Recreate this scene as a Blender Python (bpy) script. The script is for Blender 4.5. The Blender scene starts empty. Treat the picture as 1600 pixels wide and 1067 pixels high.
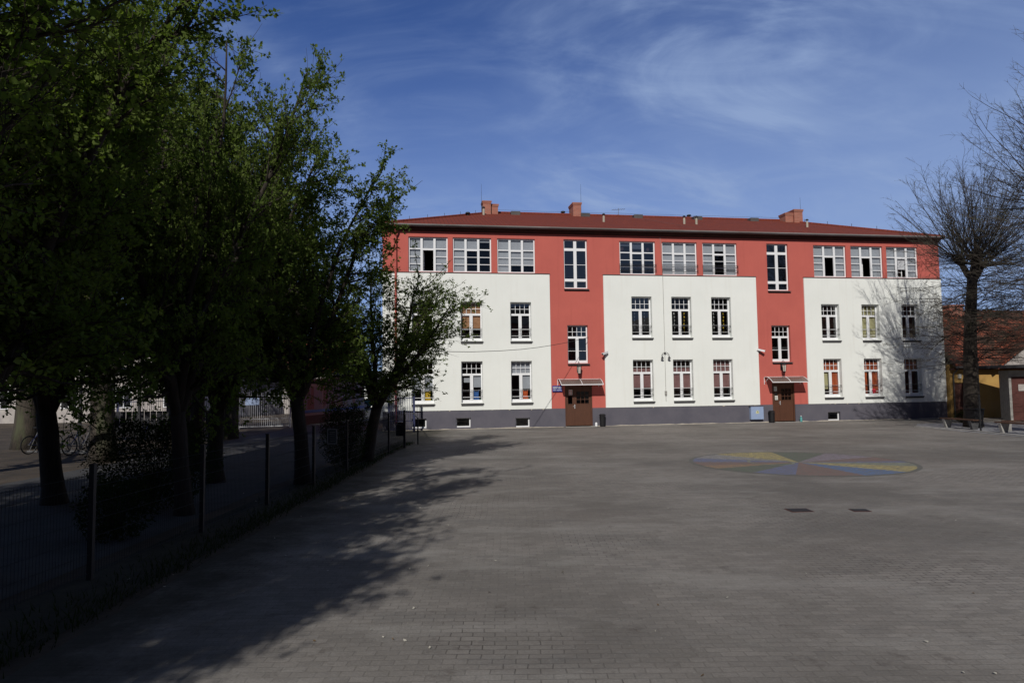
import bpy, math, random
import numpy as np
from mathutils import Vector, Matrix
R = math.radians
S = bpy.context.scene
COL = S.collection

# ------------------------------------------------------------------ camera
cam = bpy.data.cameras.new("camera"); cam_o = bpy.data.objects.new("camera", cam); COL.objects.link(cam_o)
cam.sensor_width = 36; cam.lens = 24.0075; cam.clip_start = .05; cam.clip_end = 4000
cam_o.matrix_world = Matrix.Translation((0, 0, 2.25)) @ Matrix.Rotation(R(90) + .0649, 4, 'X') @ Matrix.Rotation(-.0128, 4, 'Z')
S.camera = cam_o
# ------------------------------------------------------------------ light
S.view_settings.view_transform = 'Standard'; S.view_settings.look = 'None'
S.view_settings.gamma = 1; S.view_settings.exposure = -.57
SUN = Vector((.199, 1.044, -.66)).normalized()          # direction the light travels
elev = math.asin(-SUN.z); az = math.atan2(-SUN.x, -SUN.y)
sl = bpy.data.lights.new("sun", 'SUN'); sl.energy = 4.9; sl.angle = R(.55); sl.color = (1, .955, .88)
so = bpy.data.objects.new("sun", sl); COL.objects.link(so); so.rotation_mode = 'QUATERNION'
so.rotation_quaternion = SUN.to_track_quat('-Z', 'Y'); so.location = (-10, -20, 30)
W = bpy.data.worlds.new("World"); S.world = W; W.use_nodes = True
nt = W.node_tree; nt.nodes.clear()
def N(t, **k):
    n = nt.nodes.new(t)
    for a, b in k.items(): setattr(n, a, b)
    return n
def MATH(op, a, b=None, c=None):
    n = N('ShaderNodeMath', operation=op)
    for i, v in enumerate((a, b, c)):
        if v is None: continue
        if isinstance(v, (int, float)): n.inputs[i].default_value = v
        else: nt.links.new(v, n.inputs[i])
    return n.outputs[0]
sky = N('ShaderNodeTexSky', sky_type='NISHITA'); sky.sun_disc = False
sky.sun_elevation = elev; sky.sun_rotation = az % (2*math.pi)
sky.altitude = 300; sky.air_density = .8; sky.dust_density = .35; sky.ozone_density = 2.6
tc = N('ShaderNodeTexCoord'); sp = N('ShaderNodeSeparateXYZ'); nt.links.new(tc.outputs['Generated'], sp.inputs[0])
zz = MATH('ADD', MATH('MAXIMUM', sp.outputs[2], 0.), .34)
px_ = MATH('DIVIDE', sp.outputs[0], zz); py_ = MATH('DIVIDE', sp.outputs[1], zz)
cb = N('ShaderNodeCombineXYZ'); nt.links.new(px_, cb.inputs[0]); nt.links.new(py_, cb.inputs[1])
def cirrus(rot, sx, sy, scale, dist, det, lo, hi, seed):
    m = N('ShaderNodeMapping'); m.inputs['Rotation'].default_value = (0, 0, R(rot)); m.inputs['Scale'].default_value = (sx, sy, 1)
    m.inputs['Location'].default_value = (seed, seed*.7, 0)
    nt.links.new(cb.outputs[0], m.inputs[0])
    n = N('ShaderNodeTexNoise'); n.inputs['Scale'].default_value = scale; n.inputs['Detail'].default_value = det
    n.inputs['Roughness'].default_value = .6; n.inputs['Distortion'].default_value = dist
    nt.links.new(m.outputs[0], n.inputs['Vector'])
    r = N('ShaderNodeMapRange'); r.interpolation_type = 'SMOOTHSTEP'
    r.inputs['From Min'].default_value = lo; r.inputs['From Max'].default_value = hi
    nt.links.new(n.outputs['Fac'], r.inputs['Value']); return r.outputs[0]
c1 = cirrus(60, .45, 1.3, 2.0, 2.0, 9, .42, .74, 3.1)
c2 = cirrus(-50, .6, 1.0, .9, .8, 4, .34, .62, 9.4)
c3 = cirrus(38, .55, 1.3, 2.6, 2.6, 9, .40, .85, 17.0)
cl = MATH('ADD', MATH('MULTIPLY', MATH('MULTIPLY', c1, c2), .85), MATH('MULTIPLY', MATH('MULTIPLY', c3, MATH('MULTIPLY_ADD', c2, .4, .6)), .34))
# general thin veil, thicker to the right (+x) and low down
veil = MATH('MULTIPLY', MATH('MAXIMUM', MATH('ADD', sp.outputs[0], .12), 0.), .40)
low = N('ShaderNodeMapRange'); low.interpolation_type = 'SMOOTHSTEP'; nt.links.new(sp.outputs[2], low.inputs['Value'])
for k_, v_ in (('From Min', .50), ('From Max', .14), ('To Min', .04), ('To Max', .50)): low.inputs[k_].default_value = v_
cl = MATH('MINIMUM', MATH('ADD', MATH('ADD', cl, veil), low.outputs[0]), .85)
mix = N('ShaderNodeMixRGB'); nt.links.new(cl, mix.inputs[0])
tint = N('ShaderNodeMixRGB', blend_type='MULTIPLY'); tint.inputs[0].default_value = 1; tint.inputs[2].default_value = (.84, 1.26, 2.18, 1)
nt.links.new(sky.outputs[0], tint.inputs[1]); nt.links.new(tint.outputs[0], mix.inputs[1])
mix.inputs[2].default_value = (7.4, 10.0, 15.6, 1)
zen = N('ShaderNodeMapRange'); zen.interpolation_type = 'SMOOTHSTEP'; nt.links.new(sp.outputs[2], zen.inputs['Value'])   # sky dimmed overhead, above the view, to weaken the fill light
for k_, v_ in (('From Min', .5), ('From Max', .85), ('To Min', 1.0), ('To Max', .0)): zen.inputs[k_].default_value = v_
zm = N('ShaderNodeMixRGB', blend_type='MULTIPLY'); zm.inputs[0].default_value = 1; nt.links.new(mix.outputs[0], zm.inputs[1]); 
zc_ = N('ShaderNodeMixRGB'); nt.links.new(zen.outputs[0], zc_.inputs[0]); zc_.inputs[1].default_value = (.30, .20, .13, 1); zc_.inputs[2].default_value = (1, 1, 1, 1); nt.links.new(zc_.outputs[0], zm.inputs[2])
bk = N('ShaderNodeMapRange'); bk.interpolation_type = 'SMOOTHSTEP'; nt.links.new(sp.outputs[1], bk.inputs['Value'])   # sky behind the camera dimmed to deepen the shade
for k_, v_ in (('From Min', .25), ('From Max', -.5), ('To Min', 1.0), ('To Max', .4)): bk.inputs[k_].default_value = v_
zb = N('ShaderNodeMixRGB', blend_type='MULTIPLY'); zb.inputs[0].default_value = 1; nt.links.new(zm.outputs[0], zb.inputs[1]); nt.links.new(bk.outputs[0], zb.inputs[2])
bg = N('ShaderNodeBackground'); bg.inputs[1].default_value = .06
nt.links.new(zb.outputs[0], bg.inputs[0]); ow = N('ShaderNodeOutputWorld'); nt.links.new(bg.outputs[0], ow.inputs[0])

# ------------------------------------------------------------------ materials
def mat(name, col, rough=.8, col2=None, scale=4, detail=6, spec=.3, metal=0, bump=0, bscale=30, lo=.35, hi=.65, stretch=(1, 1, 1), trans=0, extra=None, extra_s=.4):
    m = bpy.data.materials.new(name); m.use_nodes = True; t = m.node_tree; L = t.links
    p = t.nodes['Principled BSDF']
    p.inputs['Roughness'].default_value = rough; p.inputs['Metallic'].default_value = metal
    p.inputs['Specular IOR Level'].default_value = spec
    c = (*col, 1); c2 = (*(col2 or tuple(v*.8 for v in col)), 1)
    co = t.nodes.new('ShaderNodeTexCoord'); mp = t.nodes.new('ShaderNodeMapping'); mp.inputs['Scale'].default_value = stretch
    L.new(co.outputs['Object'], mp.inputs[0])
    n = t.nodes.new('ShaderNodeTexNoise'); n.inputs['Scale'].default_value = scale; n.inputs['Detail'].default_value = detail
    n.inputs['Roughness'].default_value = .6; L.new(mp.outputs[0], n.inputs['Vector'])
    r = t.nodes.new('ShaderNodeMapRange'); r.inputs['From Min'].default_value = lo; r.inputs['From Max'].default_value = hi
    L.new(n.outputs['Fac'], r.inputs['Value'])
    x = t.nodes.new('ShaderNodeMixRGB'); x.inputs[1].default_value = c; x.inputs[2].default_value = c2; L.new(r.outputs[0], x.inputs[0])
    out = x.outputs[0]
    if extra:
        n3 = t.nodes.new('ShaderNodeTexNoise'); n3.inputs['Scale'].default_value = extra_s; n3.inputs['Detail'].default_value = 4; L.new(mp.outputs[0], n3.inputs['Vector'])
        r3 = t.nodes.new('ShaderNodeMapRange'); r3.inputs['From Min'].default_value = .5; r3.inputs['From Max'].default_value = .75; L.new(n3.outputs['Fac'], r3.inputs['Value'])
        x3 = t.nodes.new('ShaderNodeMixRGB'); x3.inputs[2].default_value = (*extra, 1); L.new(r3.outputs[0], x3.inputs[0]); L.new(out, x3.inputs[1]); out = x3.outputs[0]
    L.new(out, p.inputs['Base Color'])
    if bump:
        n2 = t.nodes.new('ShaderNodeTexNoise'); n2.inputs['Scale'].default_value = bscale; n2.inputs['Detail'].default_value = 5; L.new(mp.outputs[0], n2.inputs['Vector'])
        b = t.nodes.new('ShaderNodeBump'); b.inputs['Strength'].default_value = bump; b.inputs['Distance'].default_value = .02
        L.new(n2.outputs['Fac'], b.inputs['Height']); L.new(b.outputs[0], p.inputs['Normal'])
    return m

M = {}
M['red'] = mat('red_render', (.51, .125, .10), .9, (.465, .112, .092), scale=.7, bump=.12, bscale=60)
M['cream'] = mat('cream_render', (.80, .82, .79), .9, (.76, .78, .75), scale=.5, bump=.1, bscale=60, detail=4)
def streaks(m, c, lo=.55, hi=.8, amt=.35):
    t = m.node_tree; L = t.links; p = t.nodes['Principled BSDF']; src = p.inputs['Base Color'].links[0].from_socket
    co = t.nodes.new('ShaderNodeTexCoord'); mp = t.nodes.new('ShaderNodeMapping'); mp.inputs['Scale'].default_value = (3.2, 1, .22); L.new(co.outputs['Object'], mp.inputs[0])
    n = t.nodes.new('ShaderNodeTexNoise'); n.inputs['Scale'].default_value = 1.4; n.inputs['Detail'].default_value = 7; L.new(mp.outputs[0], n.inputs['Vector'])
    r = t.nodes.new('ShaderNodeMapRange'); r.inputs['From Min'].default_value = lo; r.inputs['From Max'].default_value = hi; r.inputs['To Max'].default_value = amt; L.new(n.outputs['Fac'], r.inputs['Value'])
    x = t.nodes.new('ShaderNodeMixRGB'); x.inputs[2].default_value = (*c, 1); L.new(r.outputs[0], x.inputs[0]); L.new(src, x.inputs[1]); L.new(x.outputs[0], p.inputs['Base Color'])
streaks(M['cream'], (.66, .65, .60)); streaks(M['red'], (.37, .085, .07), amt=.45)
M['plinth'] = mat('grey_plinth_render', (.118, .112, .135), .85, (.095, .092, .115), scale=1.2, bump=.2, bscale=40)
M['white'] = mat('white_pvc', (.80, .81, .83), .4, (.76, .77, .79), scale=3, spec=.5)
M['sill'] = mat('grey_sill_metal', (.075, .075, .078), .6, (.055, .055, .058), scale=5)
M['dark_metal'] = mat('dark_painted_metal', (.018, .018, .02), .6, (.012, .012, .014), scale=9, spec=.5)
M['dull'] = mat('dull_steel', (.16, .16, .165), .5, (.10, .10, .10), scale=5)
M['zinc'] = mat('zinc_gutter', (.42, .42, .42), .5, (.22, .21, .20), scale=.25, metal=.2, spec=.5)
M['zinc_dark'] = mat('weathered_zinc', (.10, .095, .09), .6, (.06, .055, .055), scale=.8)
M['brown_under'] = mat('brown_soffit_boards', (.10, .04, .03), .8, (.07, .03, .025), scale=2)
M['door'] = mat('brown_door_wood', (.105, .042, .022), .55, (.075, .03, .017), scale=6, stretch=(8, 8, .6), spec=.4)
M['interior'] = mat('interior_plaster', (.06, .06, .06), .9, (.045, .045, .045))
M['blind_grey'] = mat('grey_roller_blind', (.50, .52, .55), .9, (.46, .47, .50), scale=2)
M['blind_brown'] = mat('mauve_roller_blind', (.34, .19, .18), .9, (.27, .14, .135), scale=3)
M['blind_tan'] = mat('tan_roller_blind', (.55, .33, .19), .9, (.42, .2, .1), scale=3)
M['orange_cloth'] = mat('orange_curtain_cloth', (.62, .16, .055), .9, (.42, .09, .035), scale=5, stretch=(4, 4, .5))
M['yellow_cloth'] = mat('pale_yellow_curtain_cloth', (.62, .58, .33), .9, (.5, .47, .27), scale=5, stretch=(4, 4, .3))
for n_, c_ in dict(p_yellow=(.8, .55, .05), p_blue=(.08, .22, .55), p_orange=(.8, .17, .05), p_green=(.05, .33, .12), p_white=(.7, .7, .65), p_red=(.6, .03, .05)).items():
    M[n_] = mat('paper_' + n_[2:], c_, .8, tuple(v*.85 for v in c_), scale=6)
M['tile'] = mat('x', (.3, .07, .04))
M['brick'] = mat('x', (.4, .14, .09))
def tiles(name, c1, c2, cm, bw, bh, mort, axis='Object', rot=(0, 0, 0), bump=.4, offset=.5, rough=.85, patch=None, ps=.5, plo=.5, phi=.7):
    m = bpy.data.materials.new(name); m.use_nodes = True; t = m.node_tree; L = t.links; p = t.nodes['Principled BSDF']
    p.inputs['Roughness'].default_value = rough; p.inputs['Specular IOR Level'].default_value = .25
    co = t.nodes.new('ShaderNodeTexCoord'); mp = t.nodes.new('ShaderNodeMapping'); mp.inputs['Rotation'].default_value = rot
    L.new(co.outputs[axis], mp.inputs[0])
    b = t.nodes.new('ShaderNodeTexBrick'); b.offset = offset; b.inputs['Scale'].default_value = 1
    b.inputs['Brick Width'].default_value = bw; b.inputs['Row Height'].default_value = bh; b.inputs['Mortar Size'].default_value = mort
    b.inputs['Mortar Smooth'].default_value = .3; b.inputs['Bias'].default_value = 0
    b.inputs['Color1'].default_value = (*c1, 1); b.inputs['Color2'].default_value = (*c2, 1); b.inputs['Mortar'].default_value = (*cm, 1)
    L.new(mp.outputs[0], b.inputs['Vector']); out = b.outputs['Color']
    if patch:
        n = t.nodes.new('ShaderNodeTexNoise'); n.inputs['Scale'].default_value = ps; n.inputs['Detail'].default_value = 8; n.inputs['Roughness'].default_value = .7
        L.new(co.outputs['Object'], n.inputs['Vector'])
        r = t.nodes.new('ShaderNodeMapRange'); r.inputs['From Min'].default_value = plo; r.inputs['From Max'].default_value = phi; r.inputs['To Max'].default_value = .85
        L.new(n.outputs['Fac'], r.inputs['Value']); x = t.nodes.new('ShaderNodeMixRGB'); x.inputs[2].default_value = (*patch, 1)
        L.new(r.outputs[0], x.inputs[0]); L.new(out, x.inputs[1]); out = x.outputs[0]
    L.new(out, p.inputs['Base Color'])
    bp = t.nodes.new('ShaderNodeBump'); bp.inputs['Strength'].default_value = bump; bp.inputs['Distance'].default_value = .02; bp.invert = True
    L.new(b.outputs['Fac'], bp.inputs['Height']); L.new(bp.outputs[0], p.inputs['Normal'])
    return m
M['brick'] = tiles('chimney_brick', (.42, .15, .10), (.34, .11, .075), (.3, .2, .16), .24, .08, .012, rot=(R(90), 0, 0))
M['tile'] = tiles('red_roof_tiles', (.235, .052, .032), (.185, .042, .028), (.09, .025, .018), .22, .16, .012, offset=0, patch=(.16, .04, .03), ps=.8)
M['old_tile'] = tiles('old_orange_tiles', (.34, .09, .045), (.22, .06, .034), (.04, .015, .012), .22, .2, .03, offset=0, patch=(.045, .035, .026), ps=.9, plo=.42, phi=.56)

def paving():
    m = bpy.data.materials.new('concrete_sett_paving'); m.use_nodes = True; t = m.node_tree; L = t.links; p = t.nodes['Principled BSDF']
    co = t.nodes.new('ShaderNodeTexCoord')
    def noise(s, d=6, r=.6, st=(1, 1, 1)):
        mp = t.nodes.new('ShaderNodeMapping'); mp.inputs['Scale'].default_value = st; L.new(co.outputs['Object'], mp.inputs[0])
        n = t.nodes.new('ShaderNodeTexNoise'); n.inputs['Scale'].default_value = s; n.inputs['Detail'].default_value = d; n.inputs['Roughness'].default_value = r
        L.new(mp.outputs[0], n.inputs['Vector']); return n.outputs['Fac']
    def rng(v, a, b, c=0, d=1):
        r = t.nodes.new('ShaderNodeMapRange'); L.new(v, r.inputs['Value'])
        for k, w in zip(('From Min', 'From Max', 'To Min', 'To Max'), (a, b, c, d)): r.inputs[k].default_value = w
        return r.outputs[0]
    def mx(f, a, b, bt='MIX'):
        x = t.nodes.new('ShaderNodeMixRGB'); x.blend_type = bt
        for i, v in enumerate((f, a, b)):
            if hasattr(v, 'links'): L.new(v, x.inputs[i])
            elif isinstance(v, tuple): x.inputs[i].default_value = (*v, 1)
            else: x.inputs[i].default_value = v
        return x.outputs[0]
    # slightly wavy rows
    wv = t.nodes.new('ShaderNodeTexNoise'); wv.inputs['Scale'].default_value = .35; wv.inputs['Detail'].default_value = 2; L.new(co.outputs['Object'], wv.inputs['Vector'])
    w2 = t.nodes.new('ShaderNodeTexNoise'); w2.inputs['Scale'].default_value = 6; w2.inputs['Detail'].default_value = 1; L.new(co.outputs['Object'], w2.inputs['Vector'])
    va = t.nodes.new('ShaderNodeVectorMath'); va.operation = 'MULTIPLY_ADD'; va.inputs[1].default_value = (.18, .18, 0); L.new(wv.outputs['Color'], va.inputs[0]); L.new(co.outputs['Object'], va.inputs[2])
    vb = t.nodes.new('ShaderNodeVectorMath'); vb.operation = 'MULTIPLY_ADD'; vb.inputs[1].default_value = (.02, .02, 0); L.new(w2.outputs['Color'], vb.inputs[0]); L.new(va.outputs[0], vb.inputs[2])
    b = t.nodes.new('ShaderNodeTexBrick'); b.offset = .5; b.inputs['Scale'].default_value = 1
    for k, v in (('Brick Width', .2), ('Row Height', .1), ('Mortar Size', .006), ('Mortar Smooth', .35), ('Bias', 0)): b.inputs[k].default_value = v
    b.inputs['Color1'].default_value = (.325, .302, .28, 1); b.inputs['Color2'].default_value = (.25, .232, .215, 1); b.inputs['Mortar'].default_value = (.19, .175, .16, 1)
    L.new(vb.outputs[0], b.inputs['Vector'])
    # joints: dark where open, sandy where filled
    open_ = rng(noise(.28, 5), .50, .60)
    joint = mx(open_, (.225, .208, .188), (.035, .028, .025))
    c = mx(b.outputs['Fac'], b.outputs['Color'], joint)
    c = mx(rng(noise(.22, 8, .65), .40, .62, 0, .8), c, (.15, .14, .128))
    c = mx(rng(noise(.9, 9, .75, (.6, 1.5, 1)), .52, .66, 0, .6), c, (.155, .15, .145))
    c = mx(rng(noise(.55, 9, .7, (.5, 1.3, 1)), .51, .66, 0, .75), c, (.36, .345, .325))
    c = mx(rng(noise(.12, 4), .5, .7, 0, .35), c, (.175, .145, .125))
    c = mx(rng(noise(2.2, 8, .75), .58, .70, 0, .7), c, (.085, .068, .06))
    c = mx(rng(noise(3.1, 6, .8, (1, .6, 1)), .62, .72, 0, .6), c, (.35, .34, .32))
    c = mx(rng(noise(45, 4, .7), .35, .7, 0, .4), c, (.10, .095, .09))
    c = mx(rng(noise(19, 6, .8), .56, .68, 0, .45), c, (.36, .35, .33))
    c = mx(rng(noise(9, 7, .8, (1, .8, 1)), .55, .68, 0, .4), c, (.13, .12, .112))
    # tree shade painted into the paving colour, darkest on the fence side
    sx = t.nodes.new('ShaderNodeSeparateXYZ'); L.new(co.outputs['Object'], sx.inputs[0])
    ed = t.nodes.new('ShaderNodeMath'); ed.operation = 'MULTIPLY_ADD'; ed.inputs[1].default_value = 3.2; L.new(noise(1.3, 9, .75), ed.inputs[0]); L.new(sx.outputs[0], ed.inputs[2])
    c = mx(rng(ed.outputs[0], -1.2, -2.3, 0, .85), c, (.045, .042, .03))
    L.new(c, p.inputs['Base Color'])
    L.new(rng(noise(1.5), .3, .7, .72, .9), p.inputs['Roughness']); p.inputs['Specular IOR Level'].default_value = .25
    ad = t.nodes.new('ShaderNodeMath'); ad.operation = 'MULTIPLY_ADD'; ad.inputs[1].default_value = -1.2
    L.new(b.outputs['Fac'], ad.inputs[0]); L.new(noise(40, 6, .7), ad.inputs[2])
    bp = t.nodes.new('ShaderNodeBump'); bp.inputs['Strength'].default_value = .5; bp.inputs['Distance'].default_value = .012
    L.new(ad.outputs[0], bp.inputs['Height']); L.new(bp.outputs[0], p.inputs['Normal'])
    return m
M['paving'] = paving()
M['soil'] = mat('trodden_soil', (.085, .066, .05), .95, (.05, .042, .034), scale=1.4, bump=.6, bscale=12, extra=(.13, .105, .08), extra_s=.5)
M['asphalt'] = mat('worn_asphalt', (.075, .075, .078), .9, (.055, .055, .058), scale=2, bump=.4, bscale=80)
M['grass'] = mat('thin_grass', (.05, .045, .03), .9, (.03, .028, .02), scale=5, bump=.5, bscale=40)
M['gravel'] = mat('pale_gravel', (.34, .34, .36), .95, (.26, .26, .275), scale=8, bump=.6, bscale=50)
M['concrete'] = mat('concrete', (.36, .35, .33), .9, (.26, .255, .24), scale=5, bump=.3, bscale=30)
M['bark'] = mat('dark_bark', (.050, .040, .032), .95, (.028, .024, .02), scale=6, stretch=(3, 3, .7), bump=.8, bscale=14)
M['bark_g'] = mat('grey_bark', (.075, .062, .05), .95, (.04, .034, .028), scale=6, stretch=(3, 3, .7), bump=.8, bscale=14, extra=(.08, .09, .05), extra_s=1)
M['plank'] = mat('brown_bench_planks', (.09, .042, .022), .7, (.06, .03, .018), scale=4, stretch=(1, 6, 1))
M['yellow'] = mat('ochre_render', (.46, .29, .09), .9, (.38, .22, .07), scale=1, extra=(.5, .36, .16))
M['maroon'] = mat('maroon_planks', (.095, .03, .025), .7, (.07, .024, .02), scale=3, stretch=(6, 1, 1))
M['pale'] = mat('pale_wall', (.44, .41, .38), .9, (.33, .30, .29), scale=2)
M['blueplate'] = mat('pale_blue_cabinet', (.30, .38, .56), .5, (.27, .35, .52), scale=3)
M['navy'] = mat('navy_paint', (.03, .035, .10), .5, (.02, .025, .07), scale=5)
M['silver'] = mat('galvanised_steel', (.60, .61, .63), .45, (.48, .49, .51), scale=5, metal=.2)
M['signblue'] = mat('sign_blue', (.03, .05, .28), .4, (.03, .045, .25), scale=3)
M['teal'] = mat('teal_car_paint', (.01, .14, .17), .25, (.01, .13, .16), scale=3, spec=.6)
M['rubber'] = mat('black_rubber', (.015, .015, .015), .8, (.012, .012, .012))
M['black'] = mat('black_plastic', (.012, .012, .014), .6, (.009, .009, .01))
M['slate'] = mat('grey_roofing', (.07, .065, .08), .8, (.05, .05, .06), scale=2)
M['felt'] = mat('dark_roofing_felt', (.03, .03, .035), .9, (.02, .02, .024), scale=2)

def glass_mat(name, tint_=(.55, .58, .6), refl=1.0):
    m = bpy.data.materials.new(name); m.use_nodes = True; t = m.node_tree; L = t.links; t.nodes.clear()
    o = t.nodes.new('ShaderNodeOutputMaterial'); mxs = t.nodes.new('ShaderNodeMixShader')
    tr = t.nodes.new('ShaderNodeBsdfTransparent'); tr.inputs[0].default_value = (*tint_, 1)
    g = t.nodes.new('ShaderNodeBsdfGlossy'); g.inputs['Roughness'].default_value = .01
    co = t.nodes.new('ShaderNodeTexCoord'); n = t.nodes.new('ShaderNodeTexNoise'); n.inputs['Scale'].default_value = 1.2; L.new(co.outputs['Object'], n.inputs['Vector'])
    b = t.nodes.new('ShaderNodeBump'); b.inputs['Strength'].default_value = .05; b.inputs['Distance'].default_value = .05; L.new(n.outputs['Fac'], b.inputs['Height']); L.new(b.outputs[0], g.inputs['Normal'])
    fr = t.nodes.new('ShaderNodeFresnel'); fr.inputs[0].default_value = 1.52
    k = t.nodes.new('ShaderNodeMath'); k.operation = 'MULTIPLY'; k.inputs[1].default_value = 1.7*refl; L.new(fr.outputs[0], k.inputs[0])
    L.new(k.outputs[0], mxs.inputs[0]); L.new(tr.outputs[0], mxs.inputs[1]); L.new(g.outputs[0], mxs.inputs[2]); L.new(mxs.outputs[0], o.inputs[0])
    return m
M['glass'] = glass_mat('window_glass', (.84, .86, .88))
M['glass_hi'] = glass_mat('bluish_window_glass', (.5, .55, .62), 2.6)
def canopy_mat():
    m = bpy.data.materials.new('smoked_polycarbonate'); m.use_nodes = True; t = m.node_tree; L = t.links; p = t.nodes['Principled BSDF']
    co = t.nodes.new('ShaderNodeTexCoord'); n = t.nodes.new('ShaderNodeTexNoise'); n.inputs['Scale'].default_value = 3; L.new(co.outputs['Object'], n.inputs['Vector'])
    x = t.nodes.new('ShaderNodeMixRGB'); x.inputs[1].default_value = (.22, .17, .15, 1); x.inputs[2].default_value = (.15, .12, .11, 1); L.new(n.outputs['Fac'], x.inputs[0]); L.new(x.outputs[0], p.inputs['Base Color'])
    p.inputs['Roughness'].default_value = .25; p.inputs['Alpha'].default_value = .72
    return m
M['canopy'] = canopy_mat()
def leaf_mat(name, a, b, tr=.35):
    m = bpy.data.materials.new(name); m.use_nodes = True; t = m.node_tree; L = t.links; t.nodes.clear()
    o = t.nodes.new('ShaderNodeOutputMaterial'); d = t.nodes.new('ShaderNodeBsdfDiffuse'); s = t.nodes.new('ShaderNodeBsdfTranslucent'); mxs = t.nodes.new('ShaderNodeMixShader')
    co = t.nodes.new('ShaderNodeTexCoord'); n = t.nodes.new('ShaderNodeTexNoise'); n.inputs['Scale'].default_value = .9; n.inputs['Detail'].default_value = 8; L.new(co.outputs['Object'], n.inputs['Vector'])
    r = t.nodes.new('ShaderNodeMapRange'); r.inputs['From Min'].default_value = .35; r.inputs['From Max'].default_value = .65; L.new(n.outputs['Fac'], r.inputs['Value'])
    x = t.nodes.new('ShaderNodeMixRGB'); x.inputs[1].default_value = (*a, 1); x.inputs[2].default_value = (*b, 1); L.new(r.outputs[0], x.inputs[0])
    L.new(x.outputs[0], d.inputs[0])
    y = t.nodes.new('ShaderNodeMixRGB'); y.blend_type = 'MULTIPLY'; y.inputs[0].default_value = 1; y.inputs[2].default_value = (1.2, 1.35, .5, 1); L.new(x.outputs[0], y.inputs[1]); L.new(y.outputs[0], s.inputs[0])
    mxs.inputs[0].default_value = tr; L.new(d.outputs[0], mxs.inputs[1]); L.new(s.outputs[0], mxs.inputs[2]); L.new(mxs.outputs[0], o.inputs[0])
    return m
M['leaf'] = leaf_mat('young_green_leaves', (.105, .155, .04), (.165, .215, .06), .48)
M['leaf_y'] = leaf_mat('budding_leaves', (.11, .12, .045), (.08, .11, .035))
M['leaf_d'] = leaf_mat('dark_hedge_leaves', (.022, .038, .012), (.035, .05, .016), .2)

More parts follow.
